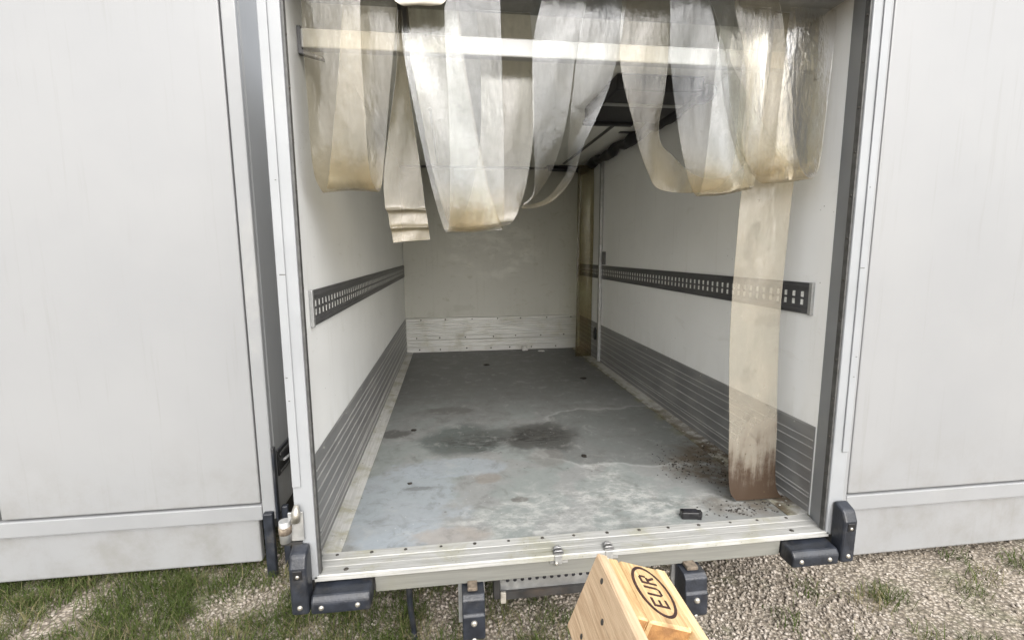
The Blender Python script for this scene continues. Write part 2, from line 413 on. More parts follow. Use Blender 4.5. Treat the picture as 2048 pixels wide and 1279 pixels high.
def ground_material():
    t = NT('ground_soil')
    p = t.pos()
    n = t.noise(p, 3.0, 6, 0.65)
    c = t.mix(t.ramp(n, 0.38, 0.62), (0.27, 0.225, 0.17), (0.37, 0.325, 0.265))
    v = t.node('ShaderNodeTexVoronoi')
    t.put(v.inputs['Vector'], p)
    v.inputs['Scale'].default_value = 75.0
    vc = t.sep(v.outputs['Color'])[0]
    c = t.mix(t.ramp(vc, 0.3, 0.95), c, (0.42, 0.375, 0.32))
    c = t.mix(t.ramp(v.outputs['Distance'], 0.32, 0.62), c, (0.16, 0.135, 0.105))
    g = t.ramp(t.noise(p, 1.6, 5, 0.6), 0.5, 0.64)
    c = t.mix(t.math('MULTIPLY', g, 0.45), c, (0.095, 0.115, 0.045))
    M['ground_soil'] = t.done(t.pbr(c, 0.9, 0.0, t.bump(v.outputs['Distance'], 0.6, 0.01)))
ground_material()
def stone_material():
    t = NT('pebble')
    at = t.node('ShaderNodeAttribute', attribute_name='tone')
    f = at.outputs['Fac']
    c = t.mix(f, (0.185, 0.16, 0.13), (0.42, 0.385, 0.34))
    c = t.mix(t.math('MULTIPLY', t.noise(t.pos(), 60.0, 3), 0.4), c, (0.38, 0.31, 0.25))
    M['pebble'] = t.done(t.pbr(c, 0.85))
stone_material()
def grass_material():
    t = NT('grass_blade')
    at = t.node('ShaderNodeAttribute', attribute_name='tone')
    f = at.outputs['Fac']
    c = t.mix(t.ramp(f, 0.0, 0.72, False), (0.05, 0.075, 0.022), (0.105, 0.135, 0.045))
    c = t.mix(t.ramp(f, 0.58, 0.85), c, (0.25, 0.215, 0.125))
    d = t.node('ShaderNodeBsdfDiffuse'); t.put(d.inputs[0], c)
    tl = t.node('ShaderNodeBsdfTranslucent'); t.put(tl.inputs[0], c)
    mx = t.node('ShaderNodeMixShader'); mx.inputs[0].default_value = 0.35
    t.t.links.new(d.outputs[0], mx.inputs[1]); t.t.links.new(tl.outputs[0], mx.inputs[2])
    M['grass_blade'] = t.done(mx.outputs[0])
grass_material()

# ---------------------------------------------------------------- geometry helpers (z is given relative to the camera height)
def tag(o, label=None, cat=None, group=None, kind=None):
    if label: o['label'] = label
    if cat: o['category'] = cat
    if group: o['group'] = group
    if kind: o['kind'] = kind
    return o

def empty(name, x, y, z):
    e = bpy.data.objects.new(name, None)
    e.empty_display_size = 0.1
    e.location = (x, y, z + ZC)
    COL.objects.link(e)
    return e

def origin_of(o):
    v = Vector((0, 0, 0))
    while o is not None:
        v += Vector(o.location)
        o = o.parent
    return v

class MB:
    def __init__(s, off=ZC):
        s.bm = bmesh.new()
        s.off = off
    def v(s, p):
        return s.bm.verts.new((p[0], p[1], p[2] + s.off))
    def face(s, pts, smooth=False):
        f = s.bm.faces.new([s.v(p) for p in pts])
        f.smooth = smooth
        return s
    def box(s, x0, x1, y0, y1, z0, z1):
        P = [(x, y, z) for x in (x0, x1) for y in (y0, y1) for z in (z0, z1)]
        vs = [s.v(p) for p in P]
        for idx in ((0, 1, 3, 2), (4, 6, 7, 5), (0, 4, 5, 1), (2, 3, 7, 6), (0, 2, 6, 4), (1, 5, 7, 3)):
            s.bm.faces.new([vs[i] for i in idx])
        return s
    def prism(s, prof, axis, a0, a1, smooth=False):
        """closed polygon prof extruded along axis ('x','y','z'); prof points are the other two coords in order"""
        def mk(p, a):
            return {'x': (a, p[0], p[1]), 'y': (p[0], a, p[1]), 'z': (p[0], p[1], a)}[axis]
        A = [s.v(mk(p, a0)) for p in prof]
        B = [s.v(mk(p, a1)) for p in prof]
        n = len(prof)
        for i in range(n):
            f = s.bm.faces.new((A[i], A[(i + 1) % n], B[(i + 1) % n], B[i]))
            f.smooth = smooth
        s.bm.faces.new(A[::-1]); s.bm.faces.new(B)
        return s
    def tube(s, pts, r, seg=8, cap=True):
        pts = [Vector(p) for p in pts]
        rings = []
        up = Vector((0, 0, 1))
        for i, p in enumerate(pts):
            d = (pts[min(i + 1, len(pts) - 1)] - pts[max(i - 1, 0)]).normalized()
            a = d.cross(up)
            if a.length < 1e-3:
                a = d.cross(Vector((1, 0, 0)))
            a.normalize()
            b = d.cross(a).normalized()
            rr = r[i] if isinstance(r, (list, tuple)) else r
            rings.append([s.v(p + a * rr * math.cos(2 * math.pi * k / seg) + b * rr * math.sin(2 * math.pi * k / seg)) for k in range(seg)])
        for A, B in zip(rings, rings[1:]):
            for k in range(seg):
                f = s.bm.faces.new((A[k], A[(k + 1) % seg], B[(k + 1) % seg], B[k]))
                f.smooth = True
        if cap:
            s.bm.faces.new(rings[0][::-1]); s.bm.faces.new(rings[-1])
        return s
    def bevel(s, w, seg=2):
        bmesh.ops.recalc_face_normals(s.bm, faces=s.bm.faces)
        es = [e for e in s.bm.edges if len(e.link_faces) == 2 and e.calc_face_angle(0) > 0.6]
        bmesh.ops.bevel(s.bm, geom=es, offset=w, segments=seg, affect='EDGES', profile=0.5, clamp_overlap=True)
        return s
    def build(s, name, mat, parent=None, fixn=True):
        if fixn:
            bmesh.ops.recalc_face_normals(s.bm, faces=s.bm.faces)
        me = bpy.data.meshes.new(name)
        o = bpy.data.objects.new(name, me)
        if parent is not None:
            o.parent = parent
            L = origin_of(parent)
            bmesh.ops.translate(s.bm, verts=s.bm.verts, vec=-L)
        s.bm.to_mesh(me)
        s.bm.free()
        me.materials.append(M[mat] if isinstance(mat, str) else mat)
        COL.objects.link(o)
        return o

def free_thing(name, mb, mat):
    """a top-level mesh whose origin sits at the middle of its base"""
    bm = mb.bm
    xs = [v.co.x for v in bm.verts]; ys = [v.co.y for v in bm.verts]; zs = [v.co.z for v in bm.verts]
    c = Vector(((min(xs) + max(xs)) / 2, (min(ys) + max(ys)) / 2, min(zs)))
    bmesh.ops.translate(bm, verts=bm.verts, vec=-c)
    o = mb.build(name, mat)
    o.location = c
    return o

_shared = {}
def dome_mesh(key, r, h, mat, seg=7):
    if key in _shared:
        return _shared[key]
    bm = bmesh.new()
    rings = []
    for f, hh in ((1.0, 0.0), (0.82, 0.65), (0.4, 1.0)):
        rings.append([bm.verts.new((r * f * math.cos(2 * math.pi * k / seg), r * f * math.sin(2 * math.pi * k / seg), h * hh)) for k in range(seg)])
    for A, B in zip(rings, rings[1:]):
        for k in range(seg):
            f = bm.faces.new((A[k], A[(k + 1) % seg], B[(k + 1) % seg], B[k])); f.smooth = True
    bm.faces.new(rings[-1])
    me = bpy.data.meshes.new(key)
    bm.to_mesh(me); bm.free()
    me.materials.append(M[mat])
    _shared[key] = me
    return me

def stud(name, me, x, y, z, parent, normal=(0, 0, 1), sc=1.0):
    o = bpy.data.objects.new(name, me)
    o.parent = parent
    o.location = Vector((x, y, z + ZC)) - origin_of(parent)
    o.rotation_euler = Vector(normal).to_track_quat('Z', 'Y').to_euler()
    o.scale = (sc, sc, sc)
    COL.objects.link(o)
    return o

rnd = random.Random(7)
G = -ZC                                    # ground level in camera-relative z
XL, XR = -0.455, 1.34                      # inner faces of the side walls
YS, YF, YB = 1.44, 1.55, 4.85              # sill edge, start of the floor, front wall
ZF, ZT = -1.0, 0.83                        # floor and ceiling

# ---------------------------------------------------------------- setting: ground
mb = MB()
mb.face([(-300, -300, G), (300, -300, G), (300, 300, G), (-300, 300, G)])
ground = tag(mb.build('ground', 'ground_soil'), kind='structure')

# ---------------------------------------------------------------- the refrigerated box body
truck = empty('truck_cargo_box', 0.44, 3.1, G)
tag(truck, 'open white refrigerated cargo box with grey floor seen from behind', 'truck box')
def part(name, mb, mat, parent=truck):
    return mb.build(name, mat, parent)

floor = part('floor', MB().box(XL, XR, YF - 0.004, YB, ZF - 0.03, ZF), 'floor_resin')
wall_l = part('side_wall', MB().box(XL - 0.033, XL, YF - 0.05, YB + 0.03, ZF - 0.05, ZT), 'white_wall')
wall_r = part('side_wall', MB().box(XR, XR + 0.033, YF - 0.05, YB + 0.03, ZF - 0.05, ZT), 'white_wall')
wall_b = part('front_wall', MB().box(XL + 0.001, XR - 0.001, YB, YB + 0.03, ZF - 0.03, ZT - 0.001), 'olive_wall')
ceil = part('ceiling', MB().box(XL - 0.033, XR + 0.033, YF - 0.06, YB + 0.03, ZT, ZT + 0.06), 'ceiling_panel')
part('underfloor', MB().box(XL - 0.03, XR + 0.03, 1.53, YB + 0.03, ZF - 0.085, ZF - 0.052), 'chassis')

# rear frame posts with rubber gaskets
for sgn, x_in in ((1, XL), (-1, XR)):
    x0, x1 = sorted((x_in - sgn * 0.034, x_in + sgn * 0.024))
    post = part('door_post', MB().prism([(x0, YS), (x1, YS), (x1, YS + 0.028), (x_in + sgn * 0.0015, YF - 0.002), (x_in - sgn * 0.034, YF - 0.002)] if sgn > 0 else
                                        [(x1, YS), (x0, YS), (x0, YS + 0.028), (x_in + sgn * 0.0015, YF - 0.002), (x_in - sgn * 0.034, YF - 0.002)],
                                        'z', ZF - 0.012, ZT - 0.001).bevel(0.004, 2), 'post_white')
    xa = x_in + sgn * 0.0245
    xb = x_in + sgn * 0.031
    g0, g1 = sorted((xa, xb))
    gask = part('gasket', MB().box(g0, g1, YS + 0.006, YS + 0.024, ZF + 0.005, ZT - 0.002), 'gasket')
    rv = dome_mesh('rivet_small', 0.0042, 0.0025, 'rivet_dark')
    for k in range(13):
        stud('rivet', rv, x_in + sgn * 0.0313, YS + 0.014, -0.92 + 0.137 * k, gask, (sgn, 0, 0))
    # raised outer cover strip on the post
    xc0, xc1 = sorted((x_in - sgn * 0.033, x_in - sgn * 0.008))
    part('post_cover', MB().box(xc0, xc1, YS - 0.006, YS - 0.0005, -0.70, ZT - 0.01).bevel(0.004, 2), 'post_white')
    for (zz, dx, ln) in ((-0.06, 0.004, 0.016), (-0.36, 0.0, 0.006), (-0.43, 0.003, 0.005), (0.2, 0.01, 0.004)):
        xs = x_in - sgn * 0.028 + sgn * dx
        part('scratch', MB().box(min(xs, xs + sgn * ln), max(xs, xs + sgn * ln), YS - 0.0066, YS - 0.0062, zz, zz + 0.0022), 'rivet_dark', post)

part('header', MB().box(XL - 0.033, XR + 0.033, YS, YF - 0.062, ZT - 0.004, ZT + 0.06), 'post_white')
part('curtain_rail', MB().box(XL + 0.02, XR - 0.02, 1.54, 1.78, ZT - 0.012, ZT - 0.001), 'galvanised')

# ribbed aluminium kick panels
zk0, zk1 = ZF + 0.001, -0.652
pl = [(0.005, zk0), (0.005, zk1 - 0.006), (0.001, zk1)]
kick_l = part('kick_panel', MB().prism([(XL + e, z) for e, z in pl] + [(XL + 0.0005, zk0)], 'y', YF + 0.004, YB - 0.012), 'kick_side')
kick_r = part('kick_panel', MB().prism([(XR - e, z) for e, z in pl] + [(XR - 0.0005, zk0)], 'y', YF + 0.004, YB - 0.012), 'kick_side')
pb = [(0.006, zk0), (0.006, -0.881), (0.001, -0.875)]
pb2 = [(0.006, -0.868), (0.006, -0.652), (0.001, -0.646)]
kb = MB().prism([(YB - e, z) for e, z in pb] + [(YB - 0.0005, zk0)], 'x', XL + 0.010, XR - 0.045)
kick_b = part('kick_panel', kb, 'kick_back')
kick_b2 = part('kick_panel', MB().prism([(YB - e, z) for e, z in pb2] + [(YB - 0.0005, -0.868)], 'x', XL + 0.010, XR - 0.045), 'kick_back')
def ribs(parent, zs, mk, mat):
    first = None
    for z in zs:
        if first is None:
            first = mk(z).build('rib', mat, parent)
            z_first = z
        else:
            o = first.copy()
            COL.objects.link(o)
            o.location.z = z - z_first
RZ = [-0.965, -0.930, -0.915, -0.868, -0.822, -0.776, -0.735, -0.705]
ribs(kick_l, RZ, lambda z: MB().prism([(XL + 0.0052, z - 0.003), (XL + 0.0085, z - 0.0015), (XL + 0.0085, z + 0.001), (XL + 0.0052, z + 0.0025)], 'y', YF + 0.005, YB - 0.013), 'rib_alu')
ribs(kick_r, RZ, lambda z: MB().prism([(XR - 0.0052, z - 0.003), (XR - 0.0085, z - 0.0015), (XR - 0.0085, z + 0.001), (XR - 0.0052, z + 0.0025)], 'y', YF + 0.005, YB - 0.013), 'rib_alu')
def back_rib(z):
    return MB().prism([(YB - 0.0062, z - 0.008), (YB - 0.014, z - 0.004), (YB - 0.014, z + 0.002), (YB - 0.0062, z + 0.005)], 'x', XL + 0.016, XR - 0.046)
ribs(kick_b2, [-0.835, -0.812, -0.785, -0.760, -0.735, -0.712, -0.690, -0.660 + 0.004], back_rib, 'rib_back')
ribs(kick_b, [-0.945, -0.905], back_rib, 'rib_back')
rv2 = dome_mesh('rivet_kick', 0.008, 0.004, 'rivet_dark')
for k in range(7):
    stud('rivet', rv2, XL + 0.16 + 0.255 * k + rnd.uniform(-.02, .02), YB - 0.0065, -0.668 + rnd.uniform(-.003, .003), kick_b2, (0, -1, 0))
    stud('rivet', rv2, XL + 0.10 + 0.255 * k + rnd.uniform(-.02, .02), YB - 0.0065, -0.852 + rnd.uniform(-.003, .003), kick_b2, (0, -1, 0))
    stud('rivet', rv2, XL + 0.13 + 0.235 * k + rnd.uniform(-.03, .03), YB - 0.0065, -0.972 + rnd.uniform(-.004, .004), kick_b, (0, -1, 0))
rv3 = dome_mesh('rivet_side', 0.0045, 0.0025, 'rivet_alu')
for k in range(9):
    stud('rivet', rv3, XL + 0.0052, 1.66 + 0.36 * k, -0.668, kick_l, (1, 0, 0))
    stud('rivet', rv3, XR - 0.0052, 1.66 + 0.36 * k, -0.668, kick_r, (-1, 0, 0))
    stud('rivet', rv3, XR - 0.0052, 1.80 + 0.36 * k, -0.965, kick_r, (-1, 0, 0))

# floor edge strips
for xs0, xs1 in ((XL + 0.0055, XL + 0.068), (XR - 0.085, XR - 0.0055)):
    inner = xs1 if xs0 < 0 else xs0
    outer = xs0 if xs0 < 0 else xs1
    fs = part('floor_strip', MB().prism([(outer, ZF + 0.0005), (inner, ZF + 0.0005), (inner, ZF + 0.003), (outer, ZF + 0.010)], 'y', YF + 0.003, YB - 0.013), 'floor_strip')
    for k in range(16):
        yy = 1.62 + 0.2 * k + rnd.uniform(-.01, .01)
        stud('rivet', rv3, inner + (outer - inner) * 0.22, yy, ZF + 0.0045, fs, (0, 0, 1))
        stud('rivet', rv3, inner + (outer - inner) * 0.75, yy + 0.02, ZF + 0.0083, fs, (0, 0, 1))

# sill plate: an aluminium extrusion with shallow grooves and a front lip
prof = [(YS, ZF - 0.018), (YS, ZF - 0.002), (YS + 0.003, ZF + 0.001), (YS + 0.036, ZF + 0.001), (YS + 0.037, ZF + 0.0002), (YS + 0.043, ZF + 0.0002),
        (YS + 0.044, ZF + 0.001), (YS + 0.070, ZF + 0.001), (YS + 0.071, ZF + 0.0002), (YS + 0.077, ZF + 0.0002), (YS + 0.079, ZF + 0.0018),
        (YF + 0.002, ZF + 0.004), (YF + 0.004, ZF + 0.001), (YF - 0.002, ZF - 0.018)]
sill = part('sill_plate', MB().prism(prof, 'x', XL + 0.012, XR - 0.012), 'sill_alu')
rv4 = dome_mesh('screw_sill', 0.0072, 0.003, 'rivet_dark')
for k in range(15):
    stud('screw', rv4, -0.40 + 0.117 * k + rnd.uniform(-.006, .006), YF - 0.011, ZF + 0.0032, sill, (0, 0, 1), rnd.uniform(.75, 1.0))
stud('screw', rv4, -0.352, YS + 0.023, ZF + 0.001, sill, (0, 0, 1), 1.15)
stud('screw', rv4, 1.20, YS + 0.023, ZF + 0.001, sill, (0, 0, 1), 1.15)
# rear cross member
part('rear_beam', MB().prism([(YS + 0.014, ZF - 0.082), (YS + 0.010, ZF - 0.0185), (YF - 0.002, ZF - 0.0185), (YF - 0.002, ZF - 0.082)], 'x', -0.262, XR - 0.19).bevel(0.003, 2), 'frame_grey')
part('frame_corner', MB().box(XL - 0.03, -0.264, YS + 0.022, YF - 0.002, ZF - 0.08, ZF - 0.0185), 'chassis')
part('frame_corner', MB().box(XR - 0.188, XR + 0.03, YS + 0.022, YF - 0.002, ZF - 0.08, ZF - 0.0185), 'chassis')

# rubber corner bumpers, vertical and horizontal, with bolts
bolt = dome_mesh('bolt_head', 0.0085, 0.006, 'bolt_steel', 10)
for sgn, xc in ((1, XL), (-1, XR)):
    a, b = sorted((xc - sgn * 0.044, xc + sgn * 0.0075))
    m = MB().prism([(YS - 0.058, -1.085), (YS - 0.060, -0.93), (YS - 0.045, -0.895), (YS - 0.012, -0.880), (YS - 0.0005, -0.880), (YS - 0.0005, -1.085)], 'x', a, b).bevel(0.010, 3)
    bv = part('bumper_block', m, 'rubber')
    part('bumper_recess', MB().box(a + 0.012, b - 0.012, YS - 0.0622, YS - 0.058, -0.965, -0.935).bevel(0.003), 'black_plastic', bv)
    stud('bolt', bolt, (a + b) / 2, YS - 0.060, -0.955, bv, (0, -1, 0), 0.8)
    stud('bolt', bolt, (a + b) / 2, YS - 0.058, -1.058, bv, (0, -1, 0.1))
    a, b = sorted((xc + sgn * 0.010, xc + sgn * 0.187))
    m = MB().prism([(YS - 0.052, -1.092), (YS - 0.055, -1.052), (YS - 0.042, -1.034), (YS + 0.020, -1.028), (YS + 0.020, -1.092)], 'x', a, b).bevel(0.008, 3)
    bh = part('bumper_block', m, 'rubber')
    stud('bolt', bolt, a + 0.032, YS - 0.0535, -1.068, bh, (0, -1, 0))
    stud('bolt', bolt, b - 0.038, YS - 0.0535, -1.068, bh, (0, -1, 0))

# the two hanging rubber buffers
for x0, x1 in ((0.014, 0.086), (0.765, 0.845)):
    bt = part('buffer', MB().prism([(YS - 0.045, -1.240), (YS - 0.055, -1.228), (YS - 0.055, -1.150), (YS - 0.049, -1.145), (YS - 0.045, -1.100), (YS - 0.030, -1.086), (YS + 0.03, -1.086), (YS + 0.03, -1.240)],
                                   'x', x0, x1).bevel(0.006, 3), 'rubber')
    stud('bolt', bolt, (x0 + x1) / 2, YS - 0.0555, -1.172, bt, (0, -1, 0.2), 1.25)
    stud('bolt', bolt, (x0 + x1) / 2, YS - 0.052, -1.232, bt, (0, -1, 0.2), 1.0)
    part('buffer_bracket', MB().box(x0 - 0.012, x1 + 0.004, YS + 0.031, YS + 0.040, -1.235, -1.083), 'galvanised', bt)
    part('buffer_spacer', MB().box(x0 + 0.018, x1 - 0.022, YS - 0.022, YS + 0.028, -1.0855, -1.072).bevel(0.003), 'rust', bt)

# hinge on the left post
hg = part('hinge', MB().tube([(-0.512, YS - 0.020, -0.862), (-0.512, YS - 0.020, -0.795)], 0.0165, 14), 'galvanised')
part('hinge_band', MB().tube([(-0.512, YS - 0.020, -0.835), (-0.512, YS - 0.020, -0.812)], 0.0185, 14), 'rust', hg)
part('hinge_pin', MB().tube([(-0.480, YS - 0.022, -0.800), (-0.478, YS - 0.022, -0.775), (-0.476, YS - 0.016, -0.750)], [0.013, 0.014, 0.007], 10), 'bolt_steel', hg)
part('hinge_leaf', MB().box(-0.505, -0.461, YS - 0.012, YS - 0.0065, -0.868, -0.775).bevel(0.002), 'galvanised', hg)
part('hinge_bracket', MB().box(-0.530, -0.470, YS - 0.010, YS + 0.02, -0.882, -0.8725), 'chassis', hg)

# door catches on the sill lip
for xc in (0.337, 0.512):
    m = MB()
    pts = []
    for k in range(9):
        an = math.pi * k / 8
        pts.append((xc - 0.017 * math.cos(an), YS + 0.001 + 0.044 * math.sin(an)))
    m.prism([(p[0], p[1]) for p in pts], 'z', ZF + 0.002, ZF + 0.0075)
    ct = part('catch_plate', m, 'catch_steel')
    for j, (y_, h) in enumerate(((0.006, 0.012), (0.018, 0.017), (0.030, 0.013))):
        w_ = (0.016, 0.0145, 0.010)[j]
        part('catch_loop', MB().tube([(xc - w_, YS + y_, ZF + 0.0076), (xc - w_ * 0.65, YS + y_, ZF + h), (xc + w_ * 0.65, YS + y_, ZF + h), (xc + w_, YS + y_, ZF + 0.0076)], 0.0032, 6), 'catch_steel', ct)
    part('catch_tongue', MB().box(xc - 0.014, xc + 0.011, YS - 0.004, YS - 0.0005, ZF - 0.030, ZF + 0.002).bevel(0.0015), 'galvanised', ct)
    stud('bolt', bolt, xc - 0.008, YS - 0.0045, ZF - 0.026, ct, (0, -1, 0), 0.75)
    part('catch_ears', MB().box(xc - 0.028, xc - 0.0145, YS + 0.003, YS + 0.008, ZF - 0.030, ZF - 0.0215).box(xc + 0.0115, xc + 0.032, YS + 0.003, YS + 0.008, ZF - 0.030, ZF - 0.0215), 'galvanised', ct)

# perforated cargo track rails: flanges, mid rib and webs around two rows of slots
def track(x_in, sgn, y0, y1, z_top):
    m = MB()
    def bx(d0, d1, ya, yb, za, zb):
        a, b = sorted((x_in + sgn * d0, x_in + sgn * d1))
        m.box(a, b, ya, yb, z_top - zb, z_top - za)
    bx(0.0005, 0.006, y0, y1, 0.0, 0.012)
    bx(0.0005, 0.010, y0, y1, 0.012, 0.020)
    bx(0.0005, 0.006, y0, y1, 0.020, 0.034)
    bx(0.0005, 0.006, y0, y1, 0.0560, 0.0640)
    bx(0.0005, 0.006, y0, y1, 0.086, 0.100)
    bx(0.0005, 0.010, y0, y1, 0.100, 0.108)
    bx(0.0005, 0.006, y0, y1, 0.108, 0.118)
    pitch, slot = 0.0455, 0.0175
    n = int((y1 - y0 - 0.03) / pitch)
    for row in ((0.034, 0.0560), (0.0640, 0.086)):
        bx(0.0005, 0.006, y0, y0 + 0.03, *row)
        for k in range(n):
            ya = y0 + 0.03 + k * pitch + slot
            yb = min(y0 + 0.03 + (k + 1) * pitch, y1)
            bx(0.0005, 0.006, ya, yb, *row)
        bx(0.0005, 0.006, y0 + 0.03 + n * pitch, y1, *row)
    rail = part('track_rail', m, 'rail_metal')
    f = MB()
    for row in ((0.034, 0.0560), (0.0640, 0.086)):
        for k in range(n):
            ya = y0 + 0.03 + k * pitch
            a, b = sorted((x_in + sgn * 0.0008, x_in + sgn * 0.0052))
            f.box(a, b, ya + 0.0012, ya + slot - 0.0012, z_top - row[1] + 0.001, z_top - row[0] - 0.001)
    tag(part('slot_insert', f, 'slot_pale', rail), kind='stuff')  # pale inserts added inside the slots so the openings look bright
    return rail
tr_l = track(XL, 1, 1.632, YB - 0.004, -0.120)
tr_r = track(XR, -1, 1.632, YB - 0.004, -0.120)
for x_in, sgn, t_ in ((XL, 1, tr_l), (XR, -1, tr_r)):
    a, b = sorted((x_in + sgn * 0.0005, x_in + sgn * 0.0125))
    part('rail_end_cap', MB().box(a, b, 1.614, 1.6312, -0.240, -0.118).bevel(0.002), 'galvanised', t_)

# vertical trim, handle ring and small bracket in the far right corner
part('corner_trim', MB().box(XR - 0.028, XR - 0.001, 4.13, 4.165, ZF + 0.011, ZT - 0.05).bevel(0.003), 'galvanised')
rg = MB()
rg.tube([(XR - 0.012, 4.27 + 0.022 * math.cos(k * math.pi / 10), -0.755 + 0.05 * math.sin(k * math.pi / 10)) for k in range(21)], 0.011, 8, False)
part('pull_ring', rg, 'black_plastic')
part('wall_bracket', MB().box(XR - 0.012, XR - 0.0005, 4.04, 4.11, -0.112, 0.0).bevel(0.002), 'rail_metal')

# ceiling: lengthwise rail, pipe lagging, back pipe and the evaporator
part('ceiling_rail', MB().box(1.085, 1.10, 2.95, 4.6, ZT - 0.014, ZT - 0.0005), 'rail_metal')
part('ceiling_rail', MB().box(-0.10, -0.085, 2.95, 4.6, ZT - 0.014, ZT - 0.0005), 'rail_metal')
part('ceiling_slot', MB().box(1.20, 1.335, 3.36, 3.40, ZT - 0.006, ZT - 0.0005), 'rail_metal')
lag = []
rr = []
for k in range(60):
    y = 2.35 + k * (4.72 - 2.35) / 59
    lag.append((XR - 0.045 + 0.006 * math.sin(k * 0.7), y, ZT - 0.046 + 0.010 * math.sin(k * 0.43) - 0.006 * math.sin(k * 0.91)))
    rr.append(0.036 + 0.006 * math.sin(k * 0.55) + 0.004 * math.sin(k * 1.3))
part('pipe_lagging', MB().tube(lag, rr, 9), 'unit_black')
part('back_pipe', MB().tube([(0.98, 4.76, ZT - 0.025), (1.30, 4.76, ZT - 0.03)], 0.024, 8).box(0.96, 1.33, 4.70, 4.845, ZT - 0.012, ZT - 0.0005), 'unit_black')
part('ceiling_moulding', MB().box(XL + 0.001, 0.955, YB - 0.02, YB - 0.0005, ZT - 0.02, ZT - 0.0005), 'rail_metal')
ev = part('evaporator', MB().box(0.80, XR - 0.10, 2.30, 2.86, ZT - 0.075, ZT - 0.0005).bevel(0.008), 'unit_black')
part('evaporator_lip', MB().box(0.80, 1.10, 2.861, 2.90, ZT - 0.090, ZT - 0.060).bevel(0.004), 'unit_black', ev)
part('evaporator_trim', MB().box(0.81, XR - 0.11, 2.50, 2.545, ZT - 0.0785, ZT - 0.0755), 'galvanised', ev)

# perforated step under the rear beam
st = part('step_plate', MB().box(0.150, 0.52, 1.556, 1.575, -1.200, -1.100).bevel(0.003), 'galvanised')
hl = dome_mesh('step_hole', 0.0072, 0.0012, 'unit_black', 8)
for k in range(12):
    stud('hole', hl, 0.178 + 0.0268 * k, 1.5559, -1.160, st, (0, -1, 0))
part('step_lip', MB().box(0.150, 0.52, 1.544, 1.5555, -1.226, -1.198), 'chassis', st)
part('step_lamp', MB().box(0.150, 0.170, 1.532, 1.5435, -1.232, -1.190).bevel(0.003), 'lamp_lens', st)
part('step_bracket', MB().box(0.126, 0.149, 1.535, 1.585, -1.215, -1.0855).bevel(0.003), 'chassis', st)
part('step_bracket', MB().box(0.521, 0.545, 1.535, 1.585, -1.215, -1.0855).bevel(0.003), 'chassis', st)

# chassis and rear wheels (mostly hidden under the floor)
for x in (0.12, 0.72):
    part('chassis_rail', MB().box(x, x + 0.07, 1.62, 4.9, -1.18, -1.086), 'chassis')
part('axle', MB().tube([(-0.3, 4.05, G + 0.15), (1.2, 4.05, G + 0.15)], 0.03, 10), 'chassis')
part('axle_hanger', MB().box(0.13, 0.18, 4.0, 4.1, G + 0.15, -1.1801), 'chassis')
part('axle_hanger', MB().box(0.73, 0.78, 4.0, 4.1, G + 0.15, -1.1801), 'chassis')
def wheel(parent, x0, x1, y, z, r):
    xc = (x0 + x1) / 2
    m = MB()
    seg = 28
    prof = [(x0 + 0.02, r * 0.60), (x0, r * 0.72), (x0 + 0.005, r * 0.95), (x0 + 0.03, r), (x1 - 0.03, r), (x1 - 0.005, r * 0.95), (x1, r * 0.72), (x1 - 0.02, r * 0.60)]
    rings = [[m.v((px, y + pr * math.cos(2 * math.pi * k / seg), z + pr * math.sin(2 * math.pi * k / seg))) for k in range(seg)] for px, pr in prof]
    for A, B in zip(rings, rings[1:] + rings[:1]):
        for k in range(seg):
            f = m.bm.faces.new((A[k], A[(k + 1) % seg], B[(k + 1) % seg], B[k])); f.smooth = True
    w_ = m.build('wheel', 'tyre', parent)
    MB().tube([(x0 + 0.04, y, z), (x1 - 0.04, y, z)], r * 0.605, 20).build('rim', 'galvanised', w_)
wheel(truck, -0.44, -0.24, 4.05, G + 0.15, 0.15)
wheel(truck, 1.13, 1.33, 4.05, G + 0.15, 0.15)

# ---------------------------------------------------------------- load bar between the walls
lb = free_thing('load_bar', MB().box(XL + 0.013, XR - 0.008, 1.662, 1.70, 0.634, 0.692).bevel(0.005, 2), 'bar_white')
tag(lb, 'long white bar spanning wall to wall behind the plastic strips', 'bar')
def child_world(mb, name, mat, parent):
    return mb.build(name, mat, parent)
child_world(MB().prism([(XL + 0.001, 0.700), (XL + 0.0125, 0.700), (XL + 0.0125, 0.630), (XL + 0.075, 0.612), (XL + 0.075, 0.604), (XL + 0.001, 0.620)], 'y', 1.668, 1.694), 'end_bracket', 'rail_metal', lb)
child_world(MB().box(XR - 0.0075, XR - 0.001, 1.664, 1.698, 0.61, 0.70), 'end_bracket', 'rail_metal', lb)

m = MB()
m.prism([(-0.146, 0.695), (-0.108, 0.694), (-0.116, ZT - 0.013), (-0.147, ZT - 0.013)], 'y', 1.672, 1.690).bevel(0.003)
strap = free_thing('black_strap', m, 'black_plastic')
tag(strap, 'short black strap above the white bar in a gap between strips', 'strap')

